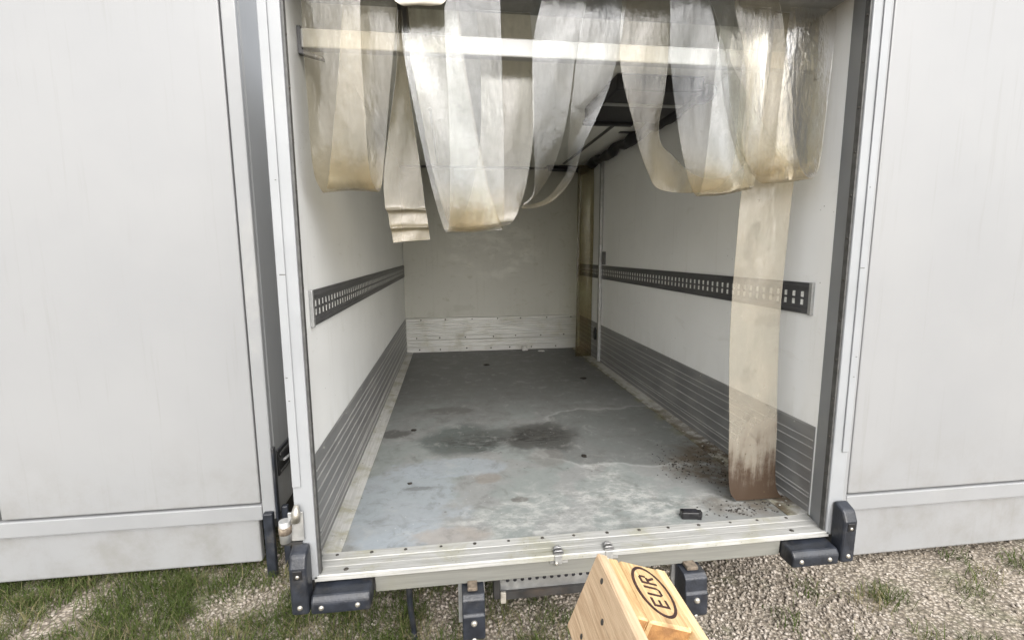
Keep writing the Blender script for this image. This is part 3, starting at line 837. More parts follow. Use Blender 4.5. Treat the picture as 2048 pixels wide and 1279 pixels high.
# ---------------------------------------------------------------- PVC strips (edge lines: left x,y,z, right x,y,z)
STRIP_EDGES = {
 'A': [(-0.4071, 1.57, 2.2072, -0.2393, 1.57, 2.2177), (-0.4112, 1.57, 1.9917, -0.2471, 1.57, 1.999), (-0.4093, 1.572, 1.853, -0.2448, 1.572, 1.8727), (-0.4095, 1.575, 1.7247, -0.2433, 1.575, 1.7283), (-0.405, 1.582, 1.6379, -0.2381, 1.582, 1.6372), (-0.3946, 1.596, 1.6011, -0.228, 1.596, 1.6043), (-0.3857, 1.612, 1.591, -0.2199, 1.612, 1.5956), (-0.3793, 1.628, 1.6115, -0.212, 1.628, 1.6149), (-0.3693, 1.634, 1.6771, -0.2022, 1.634, 1.6799), (-0.3414, 1.64, 1.8754, -0.179, 1.64, 1.8806), (-0.3219, 1.643, 2.024, -0.1593, 1.643, 2.0312), (-0.3025, 1.645, 2.2535, -0.1352, 1.645, 2.2639)],
 'B': [(-0.1356, 1.58, 2.1198, -0.1297, 1.655, 2.1546), (-0.1479, 1.6, 1.9718, -0.1246, 1.652, 1.9916), (-0.1673, 1.612, 1.8579, -0.1116, 1.652, 1.8711), (-0.1885, 1.62, 1.7389, -0.0966, 1.65, 1.7473), (-0.2039, 1.62, 1.631, -0.0839, 1.645, 1.633), (-0.2019, 1.615, 1.5524, -0.0764, 1.64, 1.5556), (-0.1985, 1.608, 1.5377, -0.0733, 1.634, 1.5405), (-0.1939, 1.618, 1.5275, -0.0724, 1.642, 1.5299), (-0.1899, 1.612, 1.4923, -0.0682, 1.636, 1.4971), (-0.1866, 1.606, 1.4793, -0.0667, 1.63, 1.4854), (-0.1849, 1.615, 1.4686, -0.0658, 1.64, 1.4745), (-0.1794, 1.61, 1.4332, -0.0632, 1.635, 1.4432)],
 'C': [(0.0024, 1.56, 2.2274, 0.1689, 1.56, 2.2378), (0.0026, 1.56, 2.0061, 0.1729, 1.56, 2.0136), (0.0081, 1.56, 1.8629, 0.1747, 1.56, 1.8683), (0.0092, 1.56, 1.7155, 0.1781, 1.56, 1.7189), (0.0063, 1.562, 1.5948, 0.1773, 1.562, 1.5965), (0.0027, 1.566, 1.5102, 0.1771, 1.566, 1.5186), (-0.0031, 1.578, 1.4716, 0.1748, 1.578, 1.4796), (-0.0112, 1.592, 1.4691, 0.1714, 1.592, 1.4771), (-0.0249, 1.605, 1.5049, 0.1582, 1.605, 1.5118), (-0.0483, 1.612, 1.5926, 0.1333, 1.612, 1.5943), (-0.0736, 1.616, 1.7098, 0.1059, 1.616, 1.7131), (-0.1043, 1.62, 1.8771, 0.0735, 1.62, 1.8828), (-0.1283, 1.625, 2.0328, 0.0483, 1.625, 2.0407), (-0.1321, 1.625, 2.2535, 0.0377, 1.625, 2.2641)],
 'K': [(0.1077, 1.76, 2.3401, 0.2951, 1.76, 2.3518), (0.1199, 1.75, 2.077, 0.302, 1.75, 2.085), (0.1187, 1.735, 1.8363, 0.3047, 1.735, 1.8412), (0.0946, 1.725, 1.6668, 0.2815, 1.725, 1.6694), (0.0662, 1.715, 1.5636, 0.2529, 1.715, 1.5647), (0.0388, 1.7, 1.5112, 0.2257, 1.7, 1.5117), (0.0174, 1.68, 1.4897, 0.2002, 1.68, 1.4933), (0.0006, 1.66, 1.4953, 0.1772, 1.66, 1.4989), (-0.0179, 1.648, 1.5485, 0.156, 1.648, 1.5495), (-0.0488, 1.643, 1.6681, 0.1235, 1.643, 1.6707), (-0.0828, 1.642, 1.8615, 0.0855, 1.642, 1.8666), (-0.1114, 1.646, 2.0418, 0.0569, 1.646, 2.0494), (-0.1157, 1.648, 2.2667, 0.046, 1.648, 2.2768)],
 'D': [(0.3127, 1.57, 2.2521, 0.4509, 1.57, 2.2607), (0.2788, 1.57, 2.08, 0.4249, 1.57, 2.0871), (0.2709, 1.57, 2.0072, 0.4082, 1.57, 2.0131), (0.2709, 1.57, 1.8743, 0.3932, 1.575, 1.8798), (0.2741, 1.57, 1.7535, 0.3705, 1.585, 1.759), (0.2791, 1.57, 1.6611, 0.3395, 1.6, 1.6621), (0.2749, 1.565, 1.5931, 0.3102, 1.63, 1.6128), (0.2545, 1.56, 1.561, 0.283, 1.65, 1.5787), (0.2349, 1.56, 1.5436, 0.2569, 1.66, 1.5645), (0.2479, 1.56, 1.5389, 0.2681, 1.665, 1.5601), (0.2782, 1.565, 1.5427, 0.2934, 1.66, 1.5631), (0.3353, 1.57, 1.5658, 0.3419, 1.65, 1.5875), (0.3873, 1.58, 1.612, 0.3828, 1.64, 1.6363), (0.4165, 1.585, 1.6688, 0.4024, 1.63, 1.6809), (0.4372, 1.59, 1.7301, 0.4009, 1.62, 1.7515), (0.4812, 1.59, 1.822, 0.3986, 1.6, 1.8099), (0.5244, 1.585, 1.9253, 0.4052, 1.585, 1.9135), (0.5561, 1.58, 2.0532, 0.4171, 1.58, 2.0321), (0.5698, 1.58, 2.1574, 0.4334, 1.58, 2.1356), (0.5796, 1.58, 2.2741, 0.441, 1.58, 2.2654)],
 'F': [(0.5688, 1.6, 2.284, 0.7287, 1.6, 2.294), (0.562, 1.6, 2.1066, 0.7295, 1.6, 2.1147), (0.5644, 1.6, 2.016, 0.7281, 1.6, 2.0228), (0.5877, 1.6, 1.909, 0.721, 1.605, 1.915), (0.6179, 1.6, 1.8157, 0.7113, 1.615, 1.8299), (0.6413, 1.6, 1.7362, 0.7256, 1.625, 1.7627), (0.6719, 1.6, 1.6637, 0.7757, 1.64, 1.727), (0.7043, 1.605, 1.6171, 0.8298, 1.645, 1.685), (0.769, 1.615, 1.6023, 0.8945, 1.648, 1.6557), (0.8631, 1.63, 1.6033, 0.9617, 1.65, 1.6569), (0.9539, 1.64, 1.6243, 1.0324, 1.65, 1.6855), (1.0054, 1.645, 1.7014, 1.0795, 1.65, 1.7551), (1.0162, 1.645, 1.8874, 1.1165, 1.65, 1.9086), (1.0154, 1.645, 2.0998, 1.1295, 1.65, 2.1151), (1.0089, 1.645, 2.3353, 1.1304, 1.65, 2.3456)],
 'G': [(0.7056, 1.56, 2.2713, 0.8316, 1.56, 2.2792), (0.7133, 1.56, 2.1265, 0.86, 1.56, 2.134), (0.716, 1.56, 2.0225, 0.8849, 1.56, 2.0298), (0.7372, 1.56, 1.8864, 0.9088, 1.56, 1.8919), (0.7711, 1.562, 1.7312, 0.9588, 1.562, 1.7349), (0.8013, 1.568, 1.6394, 1.0041, 1.568, 1.6552), (0.8333, 1.58, 1.5904, 1.0331, 1.58, 1.6157), (0.8559, 1.595, 1.5906, 1.0523, 1.595, 1.6161), (0.8712, 1.606, 1.6223, 1.0655, 1.606, 1.6415), (0.8846, 1.612, 1.7104, 1.0749, 1.612, 1.7272), (0.9019, 1.62, 1.9095, 1.0875, 1.62, 1.9155), (0.9207, 1.628, 2.1359, 1.0985, 1.628, 2.1446), (0.9287, 1.63, 2.3224, 1.104, 1.63, 2.3333)],
 'H': [(0.8476, 1.59, 2.2961, 0.9683, 1.59, 2.3036), (0.8749, 1.59, 2.1783, 0.9611, 1.59, 2.1981), (0.9001, 1.57, 2.08, 0.9524, 1.61, 2.1143), (0.9089, 1.555, 2.0137, 0.9605, 1.625, 2.0449), (0.9289, 1.57, 1.9504, 0.992, 1.61, 1.9738), (0.9549, 1.585, 1.8529, 1.0512, 1.6, 1.8678), (0.9943, 1.59, 1.7413, 1.1264, 1.595, 1.7583), (1.0576, 1.6, 1.6693, 1.2071, 1.6, 1.6969), (1.1102, 1.615, 1.6604, 1.2656, 1.615, 1.6919), (1.1523, 1.63, 1.7012, 1.3057, 1.63, 1.7297), (1.1844, 1.64, 1.9245, 1.3478, 1.64, 1.9382), (1.1884, 1.645, 2.1562, 1.3634, 1.645, 2.1647), (1.1914, 1.65, 2.3494, 1.3716, 1.65, 2.3606)],
 'L': [(0.9287, 1.57, 2.2905, 1.0844, 1.57, 2.3003), (0.9405, 1.57, 2.1576, 1.105, 1.57, 2.1509), (0.9709, 1.57, 2.068, 1.1249, 1.57, 2.0594), (0.9862, 1.565, 1.9742, 1.1433, 1.565, 1.9644), (0.985, 1.56, 1.8629, 1.1566, 1.56, 1.868), (0.9806, 1.56, 1.7672, 1.1701, 1.56, 1.7714), (1.0193, 1.565, 1.6714, 1.2038, 1.565, 1.6825), (1.0695, 1.575, 1.6305, 1.2487, 1.575, 1.6495), (1.1036, 1.59, 1.6397, 1.2831, 1.59, 1.659), (1.1273, 1.6, 1.6956, 1.3059, 1.6, 1.7122), (1.144, 1.61, 1.9143, 1.3239, 1.61, 1.9201), (1.1576, 1.615, 2.1419, 1.3386, 1.615, 2.1508), (1.1697, 1.62, 2.3321, 1.3504, 1.62, 2.3434)],
 'I': [(1.0551, 1.655, 2.3435, 1.2581, 1.659, 2.3458), (1.0561, 1.655, 2.0894, 1.2591, 1.659, 2.0911), (1.0556, 1.655, 1.8746, 1.2587, 1.659, 1.8757), (1.0536, 1.655, 1.7039, 1.2567, 1.659, 1.7047), (1.0495, 1.655, 1.5904, 1.2525, 1.659, 1.5909), (1.0458, 1.655, 1.5284, 1.2488, 1.659, 1.5288), (1.0411, 1.656, 1.3663, 1.2441, 1.66, 1.3662), (1.0391, 1.657, 1.2185, 1.2421, 1.661, 1.218), (1.0414, 1.658, 1.0285, 1.2444, 1.662, 1.0276), (1.0496, 1.659, 0.8718, 1.2526, 1.663, 0.8705), (1.0609, 1.66, 0.731, 1.2639, 1.664, 0.7294), (1.0643, 1.662, 0.6282, 1.2673, 1.666, 0.6263), (1.0719, 1.664, 0.5231, 1.275, 1.668, 0.521), (1.0863, 1.666, 0.4475, 1.2894, 1.67, 0.4452), (1.1132, 1.668, 0.4125, 1.3164, 1.672, 0.4101)],
 'J': [(-0.1652, 1.55, 2.2249, 0.0071, 1.55, 2.2359), (-0.1533, 1.545, 2.1565, 0.0143, 1.545, 2.173), (-0.1402, 1.545, 2.1277, 0.0076, 1.545, 2.1387), (-0.1182, 1.552, 2.1214, -0.0104, 1.552, 2.1287), (-0.106, 1.565, 2.1309, -0.0223, 1.565, 2.1355), (-0.1097, 1.575, 2.1739, -0.0213, 1.575, 2.179), (-0.1105, 1.58, 2.2446, -0.0224, 1.58, 2.2502)],
}

def catmull(P, t):
    n = len(P) - 1
    i = min(int(t), n - 1)
    f = t - i
    p0, p1, p2, p3 = P[max(i - 1, 0)], P[i], P[i + 1], P[min(i + 2, n)]
    return 0.5 * ((2 * p1) + (-p0 + p2) * f + (2 * p0 - 5 * p1 + 4 * p2 - p3) * f * f + (-p0 + 3 * p1 - 3 * p2 + p3) * f * f * f)
def strip(key, mat, label, bulge=0.006, loop=True, cat='plastic strip', group='clear plastic strips of the cold-store curtain', thick=0.0024):
    rows = STRIP_EDGES[key]
    zmax = ZT + ZC - 0.014
    Lp = [Vector((r[0], r[1], min(r[2], zmax))) for r in rows]
    Rp = [Vector((r[3], r[4], min(r[5], zmax))) for r in rows]
    ns, nx = (len(rows) - 1) * 6, 8
    bm = bmesh.new()
    front, back = [], []
    ph = rnd.uniform(0, 6)
    for i in range(ns + 1):
        t = i / 6
        a, b = catmull(Lp, t), catmull(Rp, t)
        a2, b2 = catmull(Lp, min(t + 0.05, len(rows) - 1)), catmull(Rp, min(t + 0.05, len(rows) - 1))
        a1, b1 = catmull(Lp, max(t - 0.05, 0)), catmull(Rp, max(t - 0.05, 0))
        tan = ((a2 + b2) - (a1 + b1)).normalized()
        nrm = (b - a).cross(tan).normalized()
        rf, rb = [], []
        for j in range(nx + 1):
            u = j / nx
            p = a.lerp(b, u)
            w = math.sin(math.pi * u)
            p += nrm * (bulge * w * math.sin(t * 0.9 + ph) + 0.0012 * math.sin(7 * u + t * 2.3 + ph))
            rf.append(bm.verts.new(p + nrm * thick * 0.5))
            rb.append(bm.verts.new(p - nrm * thick * 0.5))
        front.append(rf); back.append(rb)
    for i in range(ns):
        for j in range(nx):
            f = bm.faces.new((front[i][j], front[i][j + 1], front[i + 1][j + 1], front[i + 1][j])); f.smooth = True
            f = bm.faces.new((back[i][j], back[i + 1][j], back[i + 1][j + 1], back[i][j + 1])); f.smooth = True
    def rim(loop_f, loop_b):                 # the cut edges get vertices of their own so that the faces stay flat-shaded
        F2 = [bm.verts.new(v.co) for v in loop_f]
        B2 = [bm.verts.new(v.co) for v in loop_b]
        for k in range(len(F2) - 1):
            bm.faces.new((F2[k], F2[k + 1], B2[k + 1], B2[k]))
    for j in (0, nx):
        rim([r[j] for r in front], [r[j] for r in back])
    for i in (0, ns):
        rim(front[i], back[i])
    mbx = MB(); mbx.bm.free(); mbx.bm = bm
    o = free_thing('pvc_strip', mbx, mat)
    zs = [v.co.z for v in o.data.vertices]
    lo = min(zs)
    att = o.data.attributes.new('age', 'FLOAT', 'POINT')
    att.data.foreach_set('value', [max(0.0, 1.0 - (z - lo) / 0.16) if loop else 0.0 for z in zs])
    tag(o, label, cat, group)
    return o
strip('A', 'pvc_warm', 'leftmost clear strip looped up in a wide U beside the left wall')
strip('B', 'pvc_tan', 'tan strip end hanging straight with creased folds at its tip', 0.003)
strip('C', 'pvc_cool', 'large pale strip looped lowest in the middle of the curtain')
strip('K', 'pvc_warm', 'strip nested behind the large middle loop and passing behind the bar')
strip('D', 'pvc_cool', 'twisted strip right of the middle loop, thin where it turns edge-on', 0.003)
strip('F', 'pvc_warm', 'strip sweeping down to the right behind the glossy right loop', 0.003)
strip('G', 'pvc_cool', 'wide glossy strip looped up in front, near the right wall')
strip('H', 'pvc_cool', 'strip pinched into a twist at the top right', 0.002)
strip('L', 'pvc_warm', 'tan strip loop bulging at the right behind the pinched one', 0.003)
strip('I', 'pvc_long', 'long strip hanging straight to the floor with a brown muddy foot', 0.004, False)
strip('J', 'rag', 'curled off-white strip end peeping in at the top edge', 0.001, False)

# dirty strip hanging in the far right corner
m = MB()
n = 14
for k in range(n):
    z0 = ZF + 0.02 + (ZT - 0.06 - ZF - 0.02) * k / n
    z1 = ZF + 0.02 + (ZT - 0.06 - ZF - 0.02) * (k + 1) / n
    for j in range(4):
        def pt(j, z):
            u = j / 4
            return (1.160 + 0.152 * u, 4.33 + 0.010 * math.sin(z * 4 + j) + 0.014 * math.sin(math.pi * u), z)
        m.face([pt(j, z0), pt(j + 1, z0), pt(j + 1, z1), pt(j, z1)], True)
bmesh.ops.remove_doubles(m.bm, verts=m.bm.verts, dist=1e-5)
cs = free_thing('pvc_strip', m, 'pvc_olive')
md = cs.modifiers.new('thickness', 'SOLIDIFY'); md.thickness = 0.003; md.offset = 0
tag(cs, 'brown stained strip hanging in the far right corner of the box', 'plastic strip', 'clear plastic strips of the cold-store curtain')

# ---------------------------------------------------------------- small things on the floor
bk = empty('plastic_holder', 0.885, 1.595, ZF + 0.001)
tag(bk, 'small black plastic holder lying on the floor near the sill', 'plastic part')
cr, sr = math.cos(-0.16), math.sin(-0.16)
def rot_box(mbx, x0, x1, y0, y1, z0, z1):
    P = [(x, y, z) for x in (x0, x1) for y in (y0, y1) for z in (z0, z1)]
    vs = [mbx.v((0.885 + x * cr - y * sr, 1.595 + x * sr + y * cr, ZF + z)) for x, y, z in P]
    for idx in ((0, 1, 3, 2), (4, 6, 7, 5), (0, 4, 5, 1), (2, 3, 7, 6), (0, 2, 6, 4), (1, 5, 7, 3)):
        mbx.bm.faces.new([vs[i] for i in idx])
    return mbx
rot_box(MB(), -0.038, 0.026, -0.016, 0.018, 0.001, 0.028).bevel(0.003).build('body', 'black_plastic', bk)
rot_box(rot_box(MB(), 0.0265, 0.040, -0.006, 0.016, 0.004, 0.024), 0.018, 0.034, -0.0175, -0.0165, 0.001, 0.018).bevel(0.002).build('clip', 'black_plastic', bk)
rot_box(MB(), -0.030, 0.018, -0.010, 0.012, 0.0281, 0.0295).build('inset', 'unit_black', bk)

def lump(name, x, y, z, r, mat, seed, flat=0.5, stretch=(1, 1)):
    rr_ = random.Random(seed)
    bm = bmesh.new()
    bmesh.ops.create_icosphere(bm, subdivisions=2, radius=1.0)
    for v in bm.verts:
        k = r * rr_.uniform(0.7, 1.15)
        v.co = Vector((v.co.x * k * stretch[0], v.co.y * k * stretch[1], max(v.co.z, -0.55) * k * flat))
    zmin = min(v.co.z for v in bm.verts)
    bmesh.ops.translate(bm, verts=bm.verts, vec=Vector((x, y, z + ZC - zmin)))
    mbx = MB(); mbx.bm.free(); mbx.bm = bm
    return free_thing(name, mbx, mat)
tag(lump('paper_scrap', 0.742, 4.78, ZF + 0.0005, 0.036, 'paper', 1, 0.8), 'crumpled white paper scrap against the back kick panel', 'paper scrap')
tag(lump('paper_scrap', 0.90, 4.70, ZF + 0.0005, 0.03, 'paper', 2, 0.3, (1.3, 0.5)), 'flat white paper shred lying right of the crumpled scrap', 'paper scrap')
dots = [((0.635, 2.187), 0.014, 'black droplet on the floor right of the dark stains'),
        ((-0.196, 2.017), 0.010, 'small black droplet on the blue-grey front left of the floor'),
        ((0.305, 4.188), 0.024, 'black crumb on the dark far floor near the back wall'),
        ((1.034, 3.609), 0.022, 'black crumb on the far floor near the right wall'),
        ((-0.225, 2.66), 0.015, 'black crumb left of the dark stain beside the floor strip')]
for i, ((x, y), r, lab) in enumerate(dots):
    tag(lump('dirt_crumb', x, y, ZF + 0.0005, r, 'dung', 10 + i, 0.35, (1.1, 1.4) if i == 0 else (1.2, 0.9)), lab, 'crumb')
# crumbs of muck in the right-hand corner, too many to count
m = MB()
for k in range(420):
    cx_, cy_, sx_, sy_ = rnd.choice(((1.22, 1.98, 0.09, 0.14), (1.06, 2.02, 0.06, 0.10), (1.10, 1.62, 0.10, 0.035), (1.24, 1.80, 0.06, 0.10)))
    x = rnd.gauss(cx_, sx_); y = rnd.gauss(cy_, sy_)
    if not (0.85 < x < 1.33 and 1.57 < y < 2.5): continue
    r = rnd.uniform(0.0015, 0.0048)
    z = ZF + 0.0105 if x > XR - 0.09 else ZF + 0.001
    a = rnd.uniform(0, 6)
    top = (x, y, z + r * 0.9)
    base = [(x + r * math.cos(a + q * 2.094) * rnd.uniform(0.8, 1.8), y + r * math.sin(a + q * 2.094) * rnd.uniform(0.8, 1.5), z - 0.0005) for q in range(3)]
    for q in range(3):
        m.face([base[q], base[(q + 1) % 3], top])
tag(m.build('muck_crumbs', 'dung', fixn=False), 'dark muck crumbs scattered over the right front floor corner', 'dirt', kind='stuff')

# cable hanging under the rear beam
pts = [(-0.168, 1.53, -1.086), (-0.166, 1.545, -1.16), (-0.166, 1.57, -1.25), (-0.163, 1.60, -1.33), (-0.160, 1.60, G + 0.02), (-0.158, 1.56, G + 0.010), (-0.150, 1.45, G + 0.010), (-0.165, 1.30, G + 0.010)]
V = [Vector(p) for p in pts]
path = [tuple(catmull(V, k / 5)) for k in range((len(V) - 1) * 5 + 1)]
cb = free_thing('hanging_cable', MB().tube(path, 0.0105, 8), 'rubber')
tag(cb, 'black cable hanging from under the sill down into the grass', 'cable')

# ---------------------------------------------------------------- pallet standing on its long edge in front of the sill
A_ = Vector((0.004, -0.999, -0.036)); W_ = Vector((-0.3467, 0.0419, -0.937)); T_ = Vector((0.9379, 0.0079, -0.3467))
A_.normalize(); W_ = (W_ - A_ * W_.dot(A_)).normalized(); T_ = A_.cross(W_)
org = Vector((0.2578, 0.7913, -0.5509 + ZC))
pallet = bpy.data.objects.new('wooden_pallet', None)
COL.objects.link(pallet)
pallet.empty_display_size = 0.1
pallet.matrix_world = Matrix(((A_.x, W_.x, T_.x, org.x), (A_.y, W_.y, T_.y, org.y), (A_.z, W_.z, T_.z, org.z), (0, 0, 0, 1)))
tag(pallet, 'new pine pallet standing on edge with an EUR brand on its block', 'pallet')
def pal(name, a0, a1, t0, t1, w0, w1, mat, parent=pallet, bev=0.003, end=None):
    m = MB(0).box(a0, a1, w0, w1, t0, t1).bevel(bev, 1)
    bm = m.bm
    bmesh.ops.recalc_face_normals(bm, faces=bm.faces)
    me = bpy.data.meshes.new(name)
    for v in bm.verts:
        v.co += Vector((rnd.uniform(-1, 1), rnd.uniform(-1, 1), rnd.uniform(-1, 1))) * 0.0007
    bm.normal_update()
    if end:
        for f in bm.faces:
            if abs(f.normal.x) > 0.9:
                f.material_index = 1
    bm.to_mesh(me); bm.free()
    me.materials.append(M[mat])
    if end:
        me.materials.append(M[end])
    o = bpy.data.objects.new(name, me)
    o.parent = parent
    COL.objects.link(o)
    return o
decks = []
for w0, w1 in ((0.0, 0.158), (0.19, 0.285), (0.3275, 0.4725), (0.515, 0.615), (0.655, 0.80)):
    decks.append(pal('deck_board', rnd.uniform(-.002, .002), 1.2, 0.0, 0.0215, w0, w1, 'pine_face', end='pine_pale'))
for a0, a1 in ((0.001, 0.145), (0.5275, 0.6725), (1.055, 1.199)):
    pal('stringer_board', a0, a1, 0.0222, 0.0438, 0.002, 0.798, 'pine', end='end_grain')
    for w0, w1 in ((0.0005, 0.10), (0.3275, 0.4725), (0.70, 0.7995)):
        b_ = pal('block', a0 + 0.001, a1 - (0.0 if a0 > 0.1 else -0.004), 0.0442, 0.1218, w0, w1, 'pine', bev=0.004, end='end_grain')
        if a0 < 0.1 and w0 < 0.1:
            brand_block = b_
for w0, w1 in ((0.0, 0.10), (0.3275, 0.4725), (0.70, 0.80)):
    pal('bottom_board', 0.0, 1.2, 0.1222, 0.144, w0, w1, 'pine_pale')
nail = dome_mesh('nail_head', 0.0055, 0.0012, 'rivet_dark', 8)
for dk, (w0, w1) in zip(decks, ((0.0, 0.158), (0.19, 0.285), (0.3275, 0.4725), (0.515, 0.615), (0.655, 0.80))):
    for ac in (0.072, 0.60, 1.127):
        for da, dw in ((-0.030, 0.028), (0.035, 0.055), (-0.012, (w1 - w0) - 0.028)):
            o = bpy.data.objects.new('nail', nail)
            o.parent = dk
            o.location = (ac + da + rnd.uniform(-.01, .01), w0 + dw + rnd.uniform(-.008, .008), 0.0002)
            o.rotation_euler = Vector((0, 0, -1)).to_track_quat('Z', 'Y').to_euler()
            COL.objects.link(o)
# burnt brand: oval ring and letters, reading along the block
bm = bmesh.new()
N = 48
ca, ct_ = 0.0725, 0.084
ra, rt, th = 0.061, 0.0345, 0.0055
def bv(a, t):
    return bm.verts.new((a, -0.0004, t))
outer = [bv(ca + ra * math.cos(2 * math.pi * k / N), ct_ + rt * math.sin(2 * math.pi * k / N)) for k in range(N)]
inner = [bv(ca + (ra - th) * math.cos(2 * math.pi * k / N), ct_ + (rt - th * 0.9) * math.sin(2 * math.pi * k / N)) for k in range(N)]
for k in range(N):
    bm.faces.new((outer[k], outer[(k + 1) % N], inner[(k + 1) % N], inner[k]))
def stroke(pts):
    """letter stroke quads in text space (u along reading, v up)"""
    vs = [bv(ca - u, ct_ - v) for u, v in pts]
    bm.faces.new(vs)
H, sw = 0.0155, 0.0042
def rect(u0, u1, v0, v1):
    stroke([(u0, v0), (u1, v0), (u1, v1), (u0, v1)])
# E
u = -0.038
rect(u, u + sw, -H, H); rect(u + sw, u + 0.019, H - sw, H); rect(u + sw, u + 0.016, -sw / 2, sw / 2); rect(u + sw, u + 0.019, -H, -H + sw)
# U
u = -0.012
rect(u, u + sw, -H + 0.006, H); rect(u + 0.017, u + 0.017 + sw, -H + 0.006, H); rect(u + 0.005, u + 0.0162, -H, -H + sw)
stroke([(u, -H + 0.006), (u + 0.005, -H), (u + 0.005, -H + sw), (u + sw, -H + 0.006)])
stroke([(u + 0.0212, -H + 0.006), (u + 0.0162, -H), (u + 0.0162, -H + sw), (u + 0.017, -H + 0.006)])
# R
u = 0.0165
rect(u, u + sw, -H, H); rect(u + sw, u + 0.016, H - sw, H); rect(u + sw, u + 0.016, -0.002, -0.002 + sw)
rect(u + 0.016, u + 0.020, 0.001, H - 0.003)
stroke([(u + 0.008, -0.002), (u + 0.013, -0.002), (u + 0.0205, -H), (u + 0.0155, -H)])
ext = bmesh.ops.extrude_face_region(bm, geom=list(bm.faces))
for v in [g for g in ext['geom'] if isinstance(g, bmesh.types.BMVert)]:
    v.co.y += 0.0013
bmesh.ops.recalc_face_normals(bm, faces=bm.faces)
me = bpy.data.meshes.new('brand_mark')
bm.to_mesh(me); bm.free()
me.materials.append(M['brand_ink'])
bo = bpy.data.objects.new('brand_mark', me)
bo.parent = brand_block
bo['label'] = 'dark oval brand reading EUR'
COL.objects.link(bo)

# ---------------------------------------------------------------- neighbouring white box trucks, parked close on both sides
def neighbour(x0, x1, y0, y1, z0, z1, label, side):
    root = empty('parked_box_truck', (x0 + x1) / 2, (y0 + y1) / 2, G)
    tag(root, label, 'truck', 'white box trucks parked alongside')
    def p(name, mb, mat, par=root):
        return mb.build(name, mat, par)
    p('body', MB().box(x0, x1, y0 + 0.03, y1, z0, z1).bevel(0.01), 'truck_paint')
    for a, b in ((x0 + 0.001, x0 + 0.055), (x1 - 0.055, x1 - 0.001)):
        p('corner_post', MB().box(a, b, y0, y0 + 0.0295, z0 + 0.001, z1 - 0.001).bevel(0.006), 'truck_frame')
    p('bottom_frame', MB().box(x0 + 0.056, x1 - 0.056, y0, y0 + 0.0295, z0 + 0.001, z0 + 0.07).bevel(0.005), 'truck_frame')
    p('top_frame', MB().box(x0 + 0.056, x1 - 0.056, y0, y0 + 0.0295, z1 - 0.08, z1 - 0.001).bevel(0.005), 'truck_frame')
    xm = (x0 + x1) / 2
    for a, b in ((x0 + 0.062, xm - 0.006), (xm + 0.006, x1 - 0.062)):
        p('door', MB().box(a, b, y0 + 0.004, y0 + 0.0294, z0 + 0.078, z1 - 0.088).bevel(0.006), 'truck_paint')
    p('rear_valance', MB().box(x0 + 0.08, x1 - 0.08, y0 + 0.02, y0 + 0.06, G + 0.05, z0 - 0.004).bevel(0.008), 'truck_paint')
    p('skirt', MB().box(x0 + 0.02, x1 - 0.02, y0 + 0.12, y1 - 0.05, z0 - 0.10, z0 - 0.0005), 'chassis')
    for xa, xb in ((x0 + 0.06, x0 + 0.28), (x1 - 0.28, x1 - 0.06)):
        wheel(root, xa, xb, y0 + 1.3, G + 0.24, 0.24)
        wheel(root, xa, xb, y1 - 0.6, G + 0.24, 0.24)
    return root
XN = -0.775
nl = neighbour(-2.90, XN, 2.06, 6.4, -1.145, 1.30, 'white box truck parked close along the left side', -1)
# side latch, edge rubber and hanging rubber flap at its near corner
lt = MB().box(XN - 0.0005, XN + 0.009, 2.115, 2.285, -0.972, -0.852).bevel(0.005).build('side_latch', 'black_plastic', nl)
MB().box(XN + 0.0092, XN + 0.0132, 2.13, 2.265, -0.960, -0.951).build('latch_frame', 'gasket', lt)
MB().box(XN + 0.0092, XN + 0.0132, 2.13, 2.265, -0.882, -0.870).build('latch_frame', 'gasket', lt)
MB().tube([(XN + 0.015, 2.16, -0.915), (XN + 0.022, 2.21, -0.915), (XN + 0.015, 2.26, -0.922)], 0.006, 6).build('latch_lever', 'galvanised', lt)
MB().box(XN + 0.0005, XN + 0.010, 2.056, 2.085, -1.15, -0.82).bevel(0.003).build('edge_rubber', 'rubber', nl)
MB().box(XN - 0.045, XN - 0.005, 2.030, 2.059, G + 0.004, -1.10).bevel(0.006).build('rubber_flap', 'rubber', nl)
MB().box(XN + 0.011, XN + 0.040, 2.088, 2.112, G + 0.004, -1.10).bevel(0.006).build('rubber_flap', 'rubber', nl)
neighbour(1.62, 3.76, 1.74, 6.2, -1.12, 1.60, 'white box truck parked close along the right side', 1)

# ---------------------------------------------------------------- gravel and grass
rng = np.random.default_rng(11)
def value_noise(x, y, seed):
    r = np.random.default_rng(seed)
    tab = r.random((64, 64))
    out = np.zeros_like(x)
    amp, f = 1.0, 1.0
    for _ in range(3):
        xi, yi = np.floor(x * f).astype(int), np.floor(y * f).astype(int)
        fx, fy = x * f - xi, y * f - yi
        fx = fx * fx * (3 - 2 * fx); fy = fy * fy * (3 - 2 * fy)
        g = lambda i, j: tab[i % 64, j % 64]
        out += amp * (g(xi, yi) * (1 - fx) * (1 - fy) + g(xi + 1, yi) * fx * (1 - fy) + g(xi, yi + 1) * (1 - fx) * fy + g(xi + 1, yi + 1) * fx * fy)
        amp *= 0.5; f *= 2.1
    return out / 1.75
def grass_density(x, y):
    left = 1.0 / (1.0 + np.exp((x - 0.25) * 4.0))
    d = value_noise(x * 2.6 + 10, y * 2.6 + 5, 3)
    return np.clip((d - 0.50 + 0.36 * left) * 3.0, 0, 1) * (0.28 + 0.72 * left)

